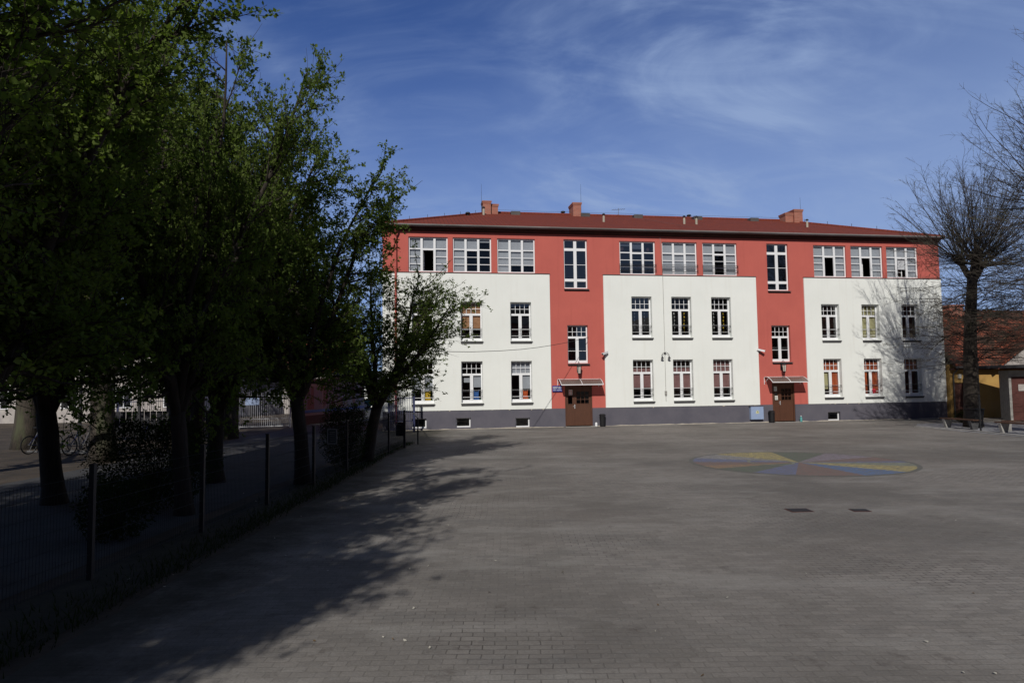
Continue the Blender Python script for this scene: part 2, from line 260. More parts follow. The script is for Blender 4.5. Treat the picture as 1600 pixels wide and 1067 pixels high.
# ------------------------------------------------------------------ mesh helpers
class MB:
    def __init__(s): s.v = []; s.f = []; s.m = []
    def add(s, vs, fs, mi=0):
        o = len(s.v); s.v += [tuple(v) for v in vs]; s.f += [tuple(i + o for i in f) for f in fs]; s.m += [mi]*len(fs)
    def box(s, x0, x1, y0, y1, z0, z1, mi=0):
        s.add([(x0, y0, z0), (x1, y0, z0), (x1, y1, z0), (x0, y1, z0), (x0, y0, z1), (x1, y0, z1), (x1, y1, z1), (x0, y1, z1)],
              [(0, 3, 2, 1), (4, 5, 6, 7), (0, 1, 5, 4), (1, 2, 6, 5), (2, 3, 7, 6), (3, 0, 4, 7)], mi)
    def bar(s, a, b, w, h=None, mi=0):      # square section bar
        a, b = Vector(a), Vector(b); h = h or w; d = (b - a).normalized()
        u = d.cross(Vector((0, 0, 1)));  u = u.normalized() if u.length > 1e-3 else Vector((1, 0, 0)); v = u.cross(d)
        vs = [p + u*(sx*w/2) + v*(sy*h/2) for p in (a, b) for sx, sy in ((-1, -1), (1, -1), (1, 1), (-1, 1))]
        s.add(vs, [(0, 1, 2, 3), (7, 6, 5, 4), (0, 4, 5, 1), (1, 5, 6, 2), (2, 6, 7, 3), (3, 7, 4, 0)], mi)
    def tube(s, pts, rad, n=6, mi=0, cap=True):
        pts = [Vector(p) for p in pts]; rs = rad if isinstance(rad, (list, tuple)) else [rad]*len(pts)
        o = len(s.v); ref = None
        for i, p in enumerate(pts):
            d = (pts[min(i+1, len(pts)-1)] - pts[max(i-1, 0)]).normalized()
            if ref is None:
                ref = Vector((0, 0, 1)) if abs(d.z) < .9 else Vector((1, 0, 0))
            u = d.cross(ref).normalized(); w = u.cross(d); ref = ref if abs(d.dot(ref)) < .95 else w
            for k in range(n):
                a = 2*math.pi*k/n; s.v.append(tuple(p + (u*math.cos(a) + w*math.sin(a))*rs[i]))
        for i in range(len(pts)-1):
            for k in range(n):
                s.f.append((o+i*n+k, o+i*n+(k+1) % n, o+(i+1)*n+(k+1) % n, o+(i+1)*n+k)); s.m.append(mi)
        if cap:
            s.f.append(tuple(o+k for k in reversed(range(n)))); s.m.append(mi)
            s.f.append(tuple(o+(len(pts)-1)*n+k for k in range(n))); s.m.append(mi)
    def lathe(s, c, prof, n=16, mi=0, axis='z'):
        o = len(s.v)
        for r, h in prof:
            for k in range(n):
                a = 2*math.pi*k/n; x, y = r*math.cos(a), r*math.sin(a)
                p = (x, y, h) if axis == 'z' else ((x, h, y) if axis == 'y' else (h, x, y))
                s.v.append((c[0]+p[0], c[1]+p[1], c[2]+p[2]))
        for i in range(len(prof)-1):
            for k in range(n):
                s.f.append((o+i*n+k, o+i*n+(k+1) % n, o+(i+1)*n+(k+1) % n, o+(i+1)*n+k)); s.m.append(mi)
        s.f.append(tuple(o+k for k in reversed(range(n)))); s.m.append(mi)
        s.f.append(tuple(o+(len(prof)-1)*n+k for k in range(n))); s.m.append(mi)
    def torus(s, c, Rr, r, n=24, m=6, axis='x', mi=0):
        o = len(s.v)
        for i in range(n):
            a = 2*math.pi*i/n
            for k in range(m):
                b = 2*math.pi*k/m; q = Rr + r*math.cos(b); x, y, z = q*math.cos(a), q*math.sin(a), r*math.sin(b)
                p = (z, x, y) if axis == 'x' else (x, z, y)
                s.v.append((c[0]+p[0], c[1]+p[1], c[2]+p[2]))
        for i in range(n):
            for k in range(m):
                s.f.append((o+i*m+k, o+((i+1) % n)*m+k, o+((i+1) % n)*m+(k+1) % m, o+i*m+(k+1) % m)); s.m.append(mi)
    def build(s, name, mats, parent=None, smooth=False, bevel=0):
        me = bpy.data.meshes.new(name); me.from_pydata(s.v, [], s.f)
        for m_ in (mats if isinstance(mats, (list, tuple)) else [mats]): me.materials.append(m_)
        if len(set(s.m)) > 1: me.polygons.foreach_set('material_index', s.m)
        if smooth: me.polygons.foreach_set('use_smooth', [True]*len(s.f))
        me.update(); o = bpy.data.objects.new(name, me); COL.objects.link(o); o.parent = parent
        if bevel:
            b = o.modifiers.new('bevel', 'BEVEL'); b.width = bevel; b.segments = 2; b.limit_method = 'ANGLE'
        return o
def tag(o, label=None, cat=None, group=None, kind=None):
    for k, v in (('label', label), ('category', cat), ('group', group), ('kind', kind)):
        if v: o[k] = v
    return o
def empty(name, loc=(0, 0, 0), rz=0, **k):
    o = bpy.data.objects.new(name, None); COL.objects.link(o); o.location = loc; o.rotation_euler = (0, 0, rz); o.empty_display_size = .3
    return tag(o, **k)
def kids(o): return [c for c in bpy.data.objects if c.parent == o]
def copy_tree(o, parent=None):
    c = o.copy(); COL.objects.link(c); c.parent = parent
    for ch in kids(o): copy_tree(ch, c)
    return c
def struct(name, mb, m, **k):
    o = mb.build(name, m); o['kind'] = 'structure'; return o
def one(name, fn, mats, **k):
    mb = MB(); fn(mb); return mb.build(name, mats, **k)

# ------------------------------------------------------------------ ground
def sheet(x0, x1, y0, y1, z): 
    m = MB(); m.add([(x0, y0, z), (x1, y0, z), (x1, y1, z), (x0, y1, z)], [(0, 1, 2, 3)]); return m
def poly(pts, z):
    m = MB(); m.add([(x, y, z) for x, y in pts], [tuple(range(len(pts)))]); return m
TH = .1574; D = 36.23
BX, BY = -D*math.sin(TH), D*math.cos(TH)
def fw(x, y):  # facade-frame to world
    return (BX + x*math.cos(TH) - y*math.sin(TH), BY + x*math.sin(TH) + y*math.cos(TH))
struct('ground', sheet(-1500, 1500, -1500, 1500, -.012), M['soil'])
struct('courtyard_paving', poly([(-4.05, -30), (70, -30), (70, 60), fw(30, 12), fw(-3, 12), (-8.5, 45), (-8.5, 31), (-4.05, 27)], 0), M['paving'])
struct('driveway', poly([(-12.6, -20), (-5.6, -20), (-5.6, 24), (-8.5, 31), (-8.5, 110), (-22, 110), (-13.0, 50), (-12.6, 30)], -.004), M['asphalt'])
struct('grass_verge', poly([(-5.5, -20), (-4.25, -20), (-4.25, 26.5), (-3.6, 28.6), (-5.2, 27)], -.002), M['grass'])
g = poly([(20.05, 20), (26, 20), (26, 36.2), (21.2, 36.0), (19.55, 33.4)], .012)
struct('gravel_bed', g, M['gravel'])
k = MB()
for a, b in (((20.0, 14), (20.0, 27)), ((20.0, 27), (20.1, 30.5)), ((20.1, 30.5), (19.5, 33.3))): k.bar((a[0], a[1], .0), (b[0], b[1], .0), .14, .12)
o = k.build('kerb', M['concrete']); o['kind'] = 'structure'

# ------------------------------------------------------------------ school building
B = empty('school_building', (BX, BY, 0), TH, label='long three storey school with red render, cream wall panels and red hipped roof', cat='building')
XL, XR = -1.1, 31.86
wins = []   # (kind, x0, x1, z0, z1, spec)
secx = {'A': (0.42, 3.0, 5.67), 'B': (12.48, 14.81, 17.18), 'C': (23.95, 26.53, 29.14)}
for s, xs in secx.items():
    for i, x in enumerate(xs):
        w = 1.17 if s == 'B' else 1.14
        wins.append(('S', x, x+w, 4.68 if s != 'B' else 4.85, 6.76 if s != 'B' else 7.12, s+'m%d' % i))
        wins.append(('S', x, x+w, 1.39 if s != 'B' else 1.34, 3.58 if s != 'B' else 3.6, s+'g%d' % i))
for s, xs in {'A': (.25, 2.6, 5.0), 'B': (11.88, 14.36, 16.78), 'C': (23.64, 26.03, 28.36)}.items():
    for i, x in enumerate(xs): wins.append(('T', x, x+2.08, 8.36, 10.23, s+'t%d' % i))
for i, x in enumerate((8.69, 20.7)): wins.append(('H', x, x+1.33, 7.54, 10.26, 'h%d' % i))
for i, x in enumerate((8.82, 20.82)): wins.append(('L', x, x+1.15, 3.44, 5.52, 'l%d' % i))
for i, (x, z) in enumerate(((.38, .1), (2.7, .1), (5.88, .04), (24.12, .02))): wins.append(('B', x, x+.78, z, z+.5, 'b%d' % i))
doors = [(8.62, 10.14, 0, 2.22), (20.72, 22.1, 0, 2.22)]
holes = [(w[1], w[2], w[3], w[4]) for w in wins] + doors
def holed(mb, x0, x1, z0, z1, yf, yb=.34, mi=0, edges=True):
    hs = [h for h in holes if h[0] < x1 and h[1] > x0 and h[2] < z1 and h[3] > z0]
    xs = sorted({x0, x1, *[min(max(v, x0), x1) for h in hs for v in h[:2]]}); zs = sorted({z0, z1, *[min(max(v, z0), z1) for h in hs for v in h[2:]]})
    for i in range(len(xs)-1):
        for j in range(len(zs)-1):
            cx, cz = (xs[i]+xs[i+1])/2, (zs[j]+zs[j+1])/2
            if any(h[0] < cx < h[1] and h[2] < cz < h[3] for h in hs): continue
            mb.add([(xs[i], yf, zs[j]), (xs[i+1], yf, zs[j]), (xs[i+1], yf, zs[j+1]), (xs[i], yf, zs[j+1])], [(0, 1, 2, 3)], mi)
    for h in hs:
        a, b, c, d = max(h[0], x0), min(h[1], x1), max(h[2], z0), min(h[3], z1)
        mb.add([(a, yf, c), (a, yf, d), (a, yb, d), (a, yb, c)], [(0, 1, 2, 3)], mi)
        mb.add([(b, yf, c), (b, yb, c), (b, yb, d), (b, yf, d)], [(0, 1, 2, 3)], mi)
        if h[3] <= z1: mb.add([(a, yf, d), (b, yf, d), (b, yb, d), (a, yb, d)], [(0, 1, 2, 3)], mi)
        if h[2] >= z0: mb.add([(a, yf, c), (a, yb, c), (b, yb, c), (b, yf, c)], [(0, 1, 2, 3)], mi)
    if edges:
        for (a, b, c, d) in ((x0, z0, x0, z1), (x1, z1, x1, z0), (x0, z1, x1, z1), (x1, z0, x0, z0)):
            mb.add([(a, yf, b), (c, yf, d), (c, yb, d), (a, yb, b)], [(0, 1, 2, 3)], mi)
cream = [(XL, 7.86), (10.89, 19.94), (22.92, XR)]
mb = MB()
holed(mb, XL, XR, 8.32, 10.82, 0, edges=False)
holed(mb, 7.86, 10.89, 1.0, 8.32, 0, edges=False); holed(mb, 19.94, 22.92, 1.0, 8.32, 0, edges=False)
mb.build('wall', M['red'], B)
for a, b in cream:
    mb = MB(); holed(mb, a, b, 1.0, 8.3, -.06); mb.build('cream_panel', M['cream'], B)
    mb = MB(); mb.box(a-.02, b+.02, -.10, -.002, 8.3, 8.325); mb.build('panel_capping', M['sill'], B)
mb = MB(); holed(mb, XL, XR, -.3, 1.0, -.03, edges=False); mb.build('plinth', M['plinth'], B)
rnd = random.Random(5)
chipm = mat('chipped_plaster', (.55, .48, .36), .9)
for i in range(34):    # chips where the cream meets the plinth
    x = rnd.uniform(XL+1, XR-.3)
    if 7.7 < x < 11.1 or 19.8 < x < 23.1: continue
    w, h = rnd.uniform(.05, .22), rnd.uniform(.015, .06); n = 7; mb = MB()
    pts = [(x + w/2*math.cos(a)*rnd.uniform(.6, 1), -.034, 1.0 + min(0, h*math.sin(a)*rnd.uniform(.6, 1.2))) for a in [2*math.pi*q/n for q in range(n)]]
    mb.add(pts, [tuple(range(n))]); mb.build('plaster_chip', chipm, B)
stripm = mat('wall_base_mortar', (.42, .38, .32), .95, scale=6)
for xa, xb in ((XL, 8.5), (10.25, 20.6), (22.25, XR)):
    mb = MB(); n = int((xb-xa)/.35)
    vs = []
    for q in range(n+1): x = xa+(xb-xa)*q/n; h = rnd.uniform(.015, .06); vs += [(x, -.06-rnd.uniform(0, .04), 0), (x, -.035, h), (x, -.031, -.02)]
    mb.add(vs, [f for q in range(n) for f in ((3*q, 3*q+3, 3*q+4, 3*q+1), (3*q+1, 3*q+4, 3*q+5, 3*q+2))]); mb.build('wall_base_strip', stripm, B)
mb = MB()
mb.box(XL, XL+.3, .004, 12.8, -.3, 10.8); mb.box(XR-.3, XR, .004, 12.8, -.3, 10.8); mb.box(XL, XR, 12.8, 13.1, -.3, 10.8)
mb.build('side_walls', M['red'], B)
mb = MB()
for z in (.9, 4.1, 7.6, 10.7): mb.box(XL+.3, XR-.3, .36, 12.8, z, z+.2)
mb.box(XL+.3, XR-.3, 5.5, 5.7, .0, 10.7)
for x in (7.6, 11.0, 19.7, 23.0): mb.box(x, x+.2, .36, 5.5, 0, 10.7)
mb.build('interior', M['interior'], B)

# windows ---------------------------------------------------------
def frame_bars(mb, x0, x1, z0, z1, y, kind, op=None):
    y0, y1 = y-.035, y+.035; e = .065
    w, h = x1-x0, z1-z0
    mb.box(x0, x0+e, y0, y1, z0, z1); mb.box(x1-e, x1, y0, y1, z0, z1)
    mb.box(x0+e, x1-e, y0, y1, z0, z0+e); mb.box(x0+e, x1-e, y0, y1, z1-e, z1)
    q0, q1 = y-.028, y+.028
    if kind in 'SL':
        zt = z0 + h*.655; xm = (x0+x1)/2
        mb.box(x0+e, x1-e, q0, q1, zt, zt+.11)
        mb.box(xm-.085, xm+.085, q0-.004, q1, z0+e, zt)
        mb.box(x0+e, xm-.085, q0, q1, z0+e, z0+e+.09); mb.box(xm+.085, x1-e, q0, q1, z0+e, z0+e+.09)
        t0, t1 = y-.014, y+.014
        for k in (1, 2, 3):
            x = x0+e + (w-2*e)*k/4; mb.box(x-.012, x+.012, t0, t1, zt+.11, z1-e)
        zm = (zt+.11 + z1-e)/2 - .02; mb.box(x0+e, x1-e, t0-.002, t1, zm-.012, zm+.012)
        for f in ((.30, .13) if kind == 'S' else (.325,)):
            z = z0+h*f; mb.box(x0+e, xm-.085, t0, t1, z-.011, z+.011); mb.box(xm+.085, x1-e, t0, t1, z-.011, z+.011)
    elif kind == 'T':
        zt = z0 + h*.665; c = w*.335
        for xm in (x0+c, x1-c): mb.box(xm-.06, xm+.06, q0-.004, q1, z0+e, z1-e)
        mb.box(x0+e, x0+c-.06, q0, q1, zt-.03, zt+.03); mb.box(x1-c+.06, x1-e, q0, q1, zt-.03, zt+.03); mb.box(x0+c+.06, x1-c-.06, q0, q1, zt-.07, zt+.03)
        t0, t1 = y-.014, y+.014
        for f in (.235, .445):
            z = z0+h*f
            mb.box(x0+e, x0+c-.06, t0, t1, z-.018, z+.018); mb.box(x1-c+.06, x1-e, t0, t1, z-.018, z+.018)
            if not op: mb.box(x0+c+.06, x1-c-.06, t0, t1, z-.014, z+.014)
    elif kind == 'H':
        xm = (x0+x1)/2; mb.box(xm-.085, xm+.085, q0-.004, q1, z0+e, z1-e)
        for f, t in ((.80, .075), (.175, .075)):
            z = z0+h*f; mb.box(x0+e, xm-.085, q0, q1, z-t, z+t); mb.box(xm+.085, x1-e, q0, q1, z-t, z+t)
        z = z0+h*.49; mb.box(x0+e, xm-.085, y-.014, y+.014, z-.012, z+.012); mb.box(xm+.085, x1-e, y-.014, y+.014, z-.012, z+.012)
G, O_, BR, TN, YL = 'blind_grey', 'orange_cloth', 'blind_brown', 'blind_tan', 'yellow_cloth'
# blinds: list of (fx0, fx1, fz0, fz1, material) in fractions of the opening
bl = {
 'At0': [(0, .33, 0, 1, G), (.33, .67, .67, 1, G), (.67, 1, 0, 1, G)],
 'At1': [(0, .33, 0, 1, G), (.33, .67, .67, 1, G), (.67, 1, .9, 1, G)],
 'At2': [(0, .33, 0, 1, G), (.33, .67, .24, 1, G), (.67, 1, .24, 1, G)],
 'Bt0': [(0, .33, .88, 1, G), (.33, .67, .8, 1, G)],
 'Bt1': [(0, 1, 0, 1, G)], 'Bt2': [(0, .33, 0, 1, G), (.33, .67, .78, 1, G), (.67, 1, 0, 1, G)],
 'Ct0': [(0, .33, 0, 1, G), (.33, .67, .67, 1, G), (.67, 1, 0, 1, G)], 'Ct1': [(0, .33, 0, 1, G), (.33, .67, .67, 1, G), (.67, 1, 0, 1, G)],
 'Ct2': [(0, .33, 0, 1, G), (.33, .67, .3, 1, G), (.67, 1, 0, 1, G)],
 'Am1': [(0, 1, .34, 1, TN)], 'Am2': [(.5, 1, .34, .62, 'slate')],
 'Cm1': [(0, .45, 0, 1, YL), (.5, 1, 0, 1, YL)],
 'Ag0': [(0, .5, .34, .66, G), (.5, 1, .30, .66, G)], 'Ag1': [(.12, .45, .5, .6, G), (.5, 1, .38, .66, G)], 'Ag2': [(0, 1, .68, 1, G), (.5, 1, .33, .66, G)],
 'Bg0': [(0, 1, .33, .8, BR)], 'Bg1': [(0, 1, .28, .8, BR)], 'Bg2': [(0, 1, .30, .95, BR)],
 'Cg0': [(0, .4, .2, .62, YL), (.5, 1, 0, .66, O_), (0, 1, .68, .92, O_)], 'Cg1': [(0, .36, 0, .66, O_), (.5, 1, 0, .66, O_), (0, 1, .68, .92, O_)],
 'Cg2': [(0, 1, .68, .92, O_)],
}
openw = {'At0', 'Ct0', 'Ct1', 'Ct2'}
hi = {'Am2', 'Bm0', 'Cm0', 'h0', 'h1', 'Bt0', 'l0'}
def figure(mb, x, z, s, y, mi):     # simple rounded cut-out with two ears
    pts = []
    for a in range(0, 360, 20): pts.append((x+.10*s*math.cos(R(a)), y, z+.24*s+.11*s*math.sin(R(a))))
    mb.add(pts, [tuple(range(len(pts)))], mi)
    for sx in (-1, 1):
        mb.add([(x+sx*.03*s, y+.002, z+.30*s), (x+sx*.10*s, y+.002, z+.27*s), (x+sx*.10*s, y+.002, z+.42*s)], [(0, 1, 2)], mi)
    mb.add([(x-.13*s, y+.001, z), (x+.13*s, y+.001, z), (x+.09*s, y+.001, z+.18*s), (x-.09*s, y+.001, z+.18*s)], [(0, 1, 2, 3)], mi)
for kind, x0, x1, z0, z1, key in wins:
    y = {'S': .23, 'L': .2, 'T': .13, 'H': .16, 'B': .16}[kind]
    mb = MB()
    if kind == 'B': 
        mb.box(x0, x1, y-.03, y+.03, z0, z0+.07); mb.box(x1-.06, x1, y-.03, y+.03, z0+.07, z1-.04); mb.box(x0, x0+.06, y-.03, y+.03, z0+.07, z1-.04); mb.box(x0, x1, y-.03, y+.03, z1-.04, z1)
    else: frame_bars(mb, x0, x1, z0, z1, y, kind, key in openw)
    w = mb.build('window', M['white'], B)
    gl = MB(); W_, H_ = x1-x0, z1-z0
    # one pane plane set just inside the bars; open casements leave a gap and swing in
    if key in openw:
        c = W_*.335; zt = z0+H_*.62
        for a, b, c0, c1 in ((x0+.06, x0+c-.05, z0+.06, z1-.06), (x1-c+.05, x1-.06, z0+.06, z1-.06), (x0+c-.05, x1-c+.05, zt+.02, z1-.06)):
            gl.add([(a, y, c0), (b, y, c0), (b, y, c1), (a, y, c1)], [(0, 1, 2, 3)])
        cs = MB(); ang = R({'At0': 80, 'Ct0': 86, 'Ct1': 48, 'Ct2': 24}[key]); L_ = W_ - 2*c - .12
        hx, hy = (x0+c+.06, y+.03)
        ux, uy = math.cos(ang), math.sin(ang)
        def P(u, z, t=0): return (hx+ux*u - uy*t, hy+uy*u + ux*t, z)
        for u in (0.02, L_-.04): cs.bar(P(u, z0+.07), P(u, zt), .05)
        for z in (z0+.1, zt-.03): cs.bar(P(0, z), P(L_, z), .045)
        for f in (.33, .66): cs.bar(P(.03, z0+(zt-z0)*f), P(L_-.05, z0+(zt-z0)*f), .022)
        cs.build('open_casement', M['white'], w)
        gl.add([P(.03, z0+.1), P(L_-.05, z0+.1), P(L_-.05, zt-.03), P(.03, zt-.03)], [(0, 1, 2, 3)])
    elif kind != 'B' or True:
        gl.add([(x0+.05, y, z0+.05), (x1-.05, y, z0+.05), (x1-.05, y, z1-.03), (x0+.05, y, z1-.03)], [(0, 1, 2, 3)])
    gl.build('pane', M['glass_hi'] if key in hi else M['glass'], w)
    if kind in 'SLH':
        mb = MB(); mb.add([(x0-.02, .2, z0-.0), (x1+.05, .2, z0-.0), (x1+.05, -.13, z0-.045), (x0-.02, -.13, z0-.045), (x0-.02, .2, z0-.02), (x1+.05, .2, z0-.02), (x1+.05, -.13, z0-.085), (x0-.02, -.13, z0-.085)],
            [(0, 3, 2, 1), (4, 5, 6, 7), (3, 7, 6, 2), (0, 4, 7, 3), (1, 2, 6, 5)])
        mb.build('sill', M['sill'], w)
        yb = -.065 if kind == 'S' else -.005
        mb = MB(); mb.box(x0-.01, x1+.01, yb-.05, yb-.002, z0-.15, z0-.086) if kind == 'S' else mb.box(x0-.01, x1+.01, yb-.03, yb-.002, z0-.12, z0-.088)
        mb.build('sill_apron', M['sill'], w)
    for b_ in bl.get(key, []):
        mb = MB(); a, b, c, d = x0+.04+b_[0]*(W_-.08), x0+.04+b_[1]*(W_-.08), z0+b_[2]*H_+.05*(b_[2] == 0), z0+b_[3]*H_-.03*(b_[3] == 1)
        cloth = 'cloth' in b_[4]; nseg = 16 if cloth else 1; yy = y+.09
        for q in range(nseg):
            f0, f1 = q/nseg, (q+1)/nseg; o0 = .012*math.sin(q*1.9)*cloth; o1 = .012*math.sin((q+1)*1.9)*cloth
            mb.add([(a+(b-a)*f0, yy+o0, c), (a+(b-a)*f1, yy+o1, c), (a+(b-a)*f1, yy+o1, d), (a+(b-a)*f0, yy+o0, d)], [(0, 1, 2, 3)])
        if not cloth: mb.box(a+.01, b-.01, yy-.012, yy+.012, c-.02, c+.012)
        mb.build('curtain' if cloth else 'blind', M[b_[4]], w)
    if key in ('Ag0', 'Ag1', 'Ag2'):
        mb = MB(); figure(mb, x1-.32, z0+.12, 1.35, y+.03, 0); mb.build('paper_figure', M[{'Ag0': 'p_yellow', 'Ag1': 'p_blue', 'Ag2': 'p_orange'}[key]], w)
        mb = MB(); pts = [(x0+.64, y+.04, z0+.1)] + [(x0+.64+.4*q/8, y+.04, z0+.2+.05*math.sin(q*1.6)) for q in range(9)] + [(x1-.08, y+.04, z0+.1)]
        mb.add(pts, [tuple(range(len(pts)))]); mb.build('paper_grass', M['p_green'], w)
    if key.startswith('Bm'):
        for cx in (x0+.27, x0+.85):
            mb = MB(); mb.box(cx-.003, cx+.003, y+.03, y+.034, z0+.25, z0+H_*.62); rr = random.Random(key+str(cx))
            for q in range(5):
                zc = z0+H_*.60-q*.2; r_ = .045*rr.uniform(.7, 1.2); xo = rr.uniform(-.02, .02)
                pts = [(cx+xo+r_*(1 if t % 2 else .55)*math.cos(R(t*36)), y+.028, zc+r_*(1 if t % 2 else .55)*math.sin(R(t*36))) for t in range(10)]
                mb.add(pts, [tuple(range(10))])
            mb.build('paper_flower_string', M['p_yellow'] if (key != 'Bm0' and cx > x0+.5) else M['p_white'], w)
    if key == 'Bt0':
        for cx, c_ in ((x0+.2, 'blind_brown'), (x1-.38, 'blind_brown')):
            mb = MB(); pts = [(cx+.12*math.cos(R(t*40))*(.7+.3*(t % 2)), y+.02, z1-.42+.1*math.sin(R(t*40))) for t in range(9)]; mb.add(pts, [tuple(range(9))]); mb.build('paper_flower', M[c_], w)
    if key == 'Cg1':
        mb = MB(); mb.lathe((x1-.38, y+.07, z0+.07), [(.07, 0), (.10, .12), (.15, .16), (.17, .28), (.10, .36), (.02, .38)], 10); mb.build('flower_pot', M['p_red'], w)
    # safety rails
    if kind == 'S' and key not in ('Am0',) or key in ('Bt0', 'Bt1', 'Bt2'):
        mb = MB(); yr = .02 if kind == 'S' else -.05
        if kind == 'S':
            for z in (.66, .57, .36, .27): mb.tube([(x0+.0, yr, z0+z), (x1-.0, yr, z0+z)], .008, 5)
            for cx in ((x0+x1)/2, x1-.06):
                for zc in (.615, .315):
                    for s_ in (-1, 1):
                        mb.tube([(cx+s_*.06, yr, z0+zc+.05), (cx+s_*.035, yr, z0+zc+.02), (cx+s_*.045, yr, z0+zc-.02), (cx+s_*.075, yr, z0+zc-.05)], .007, 5)
                mb.tube([(cx, yr+.003, z0+.66), (cx, yr+.003, z0+.27)], .006, 5)
        else:
            for z in (.55, .47, .27, .19): mb.tube([(x0-.03, yr, z0+z), (x1+.03, yr, z0+z)], .014, 5)
            for x in (x0-.02, x1+.02): mb.tube([(x, yr, z0+.1), (x, yr, z0+.6)], .012, 5); mb.tube([(x, yr, z0+.5), (x, -.001, z0+.5)], .01, 5)
        mb.build('safety_rail', M['dark_metal'], w)

# roof ------------------------------------------------------------
e0, e1, yf, ybk, ze, zr = XL-.12, XR+.12, -.42, 13.4, 10.80, 13.30
rx0, rx1, ry = 5.45, 25.65, 6.5
mb = MB()
mb.add([(e0, yf, ze), (e1, yf, ze), (e1, ybk, ze), (e0, ybk, ze), (rx0, ry, zr), (rx1, ry, zr)], [(0, 1, 5, 4), (1, 2, 5), (2, 3, 4, 5), (3, 0, 4)])
roof = MB(); 
# roof planes with mapped tiles need object coords lying in the plane: the brick pattern uses x and y
roof = mb.build('roof', M['tile'], B)
mb = MB(); mb.tube([(rx0, ry, zr+.02), (rx1, ry, zr+.02)], .09, 8)
for a, b in (((e0, yf, ze+.03), (rx0, ry, zr+.02)), ((e1, yf, ze+.03), (rx1, ry, zr+.02)), ((e0, ybk, ze+.03), (rx0, ry, zr+.02)), ((e1, ybk, ze+.03), (rx1, ry, zr+.02))): mb.tube([a, b], .07, 8)
mb.build('ridge_tiles', M['tile'], roof)
mb = MB(); mb.box(e0, e1, yf, .0, 10.70, 10.79); mb.box(e0, XL, .0, 13.2, 10.70, 10.79); mb.box(XR, e1, 0, 13.2, 10.70, 10.79); mb.build('soffit', M['brown_under'], B)
mb = MB(); mb.box(XL-.03, XR+.03, -.20, -.002, 10.60, 10.698); mb.box(XL-.02, XR+.02, -.08, -.003, 10.53, 10.598); mb.build('cornice', M['brown_under'], B)  # cornice coloured dark brown to deepen the shade under the eaves
mb = MB()
n = 10; pr = [(-.07*math.cos(R(a)), -.07*math.sin(R(a))) for a in range(0, 181, 20)]
for (xa, xb) in ((e0-.02, e1+.02),):
    o_ = len(mb.v)
    for x in (xa, xb):
        for (p, q) in pr: mb.v.append((x, yf-.06+p, 10.80+q))
        for (p, q) in reversed(pr): mb.v.append((x, yf-.06+p*.86, 10.80+q*.86))
    m_ = 2*len(pr)
    for k_ in range(m_): mb.f.append((o_+k_, o_+(k_+1) % m_, o_+m_+(k_+1) % m_, o_+m_+k_)); mb.m.append(0)
mb.box(e0, e1, yf-.012, yf+.0, 10.70, 10.83)
mb.build('gutter', M['zinc'], B, smooth=False)
mb = MB(); X = -.42
mb.tube([(X, yf-.06, 10.74), (X, yf-.03, 10.62), (X+.02, -.25, 10.38), (X, -.12, 10.2), (X, -.12, .3)], .055, 10)
for z in (2.5, 5, 7.5, 9.8): mb.lathe((X, -.12, z), [(.07, 0), (.07, .05)], 10)
mb.build('downpipe', M['red'], B)
def chimney(x0, x1, y0, y1, z1):
    mb = MB(); mb.box(x0, x1, y0, y1, 12.2, z1-.16); mb.box(x0-.03, x1+.03, y0-.03, y1+.03, z1-.16, z1-.08); mb.box(x0-.05, x1+.05, y0-.05, y1+.05, z1-.08, z1)
    c = mb.build('chimney', M['brick'], roof)
chimney(4.92, 5.42, 5.7, 6.4, 13.86); chimney(5.5, 5.9, 5.9, 6.5, 13.72)
chimney(10.76, 11.28, 5.8, 6.9, 13.95); chimney(25.45, 26.0, 5.75, 6.5, 13.66); chimney(26.01, 26.62, 5.6, 6.6, 13.88)
for x, z in ((4.86, 15.0), (11.32, 15.2), (26.7, 14.8)):
    mb = MB(); mb.tube([(x, 5.95, 12.9), (x, 5.95, z)], [.014, .006], 5); mb.build('lightning_rod', M['dark_metal'], roof)
vent0 = None
for x, yv in ((11.92, 3.0), (17.04, 3.0), (17.83, 3.0), (25.25, 3.0), (4.9, 5.2)):
    zz_ = ze + (yv-yf)*(zr-ze)/(ry-yf)
    mb = MB(); mb.lathe((x, yv, zz_-.1), [(.07, 0), (.07, .42), (.055, .43), (.055, .47)], 10, 0); mb.lathe((x, yv, zz_+.42), [(.10, 0), (.09, .06), (.03, .1)], 10, 1)
    v = mb.build('roof_vent', [mat('pale_vent_pipe', (.45, .42, .34), .7) if vent0 is None else vent0, M['dark_metal']], roof)
    vent0 = v.data.materials[0]
for x in (3.86, 10.25, 18.9):
    zb = zr if x > rx0 else ze + 4.9*(zr-ze)/(ry-yf)
    mb = MB(); mb.lathe((x, ry if x > rx0 else 4.6, zb-.05), [(.05, 0), (.05, .2), (.16, .2), (.13, .28), (.03, .31)], 10); mb.build('roof_cowl', M['dark_metal'], roof)
for x in (7.0, 11.55, 15.1, 19.2, 23.2):
    mb = MB(); mb.box(x-.3, x+.3, 5.7, 6.2, 12.95, 13.26); mb.build('roof_hatch', M['zinc_dark'], roof, bevel=.03)
mb = MB()
for i in range(7):
    f = i/6.5; x, y_, z = rx1+(e1-rx1)*f, ry+(yf-ry)*f, zr+(ze-zr)*f+.05; mb.tube([(x, y_, z), (x, y_, z+.22)], .014, 5); 
    x = rx0+(e0-rx0)*f; mb.tube([(x, y_, z), (x, y_, z+.2)], .012, 5)
mb.tube([(rx0, ry, zr+.2)]+[(rx0+(rx1-rx0)*k_/12, ry, zr+.18+.03*(k_ % 2)) for k_ in range(1, 13)], .006, 4)
mb.build('conductor_clips', M['dark_metal'], roof)
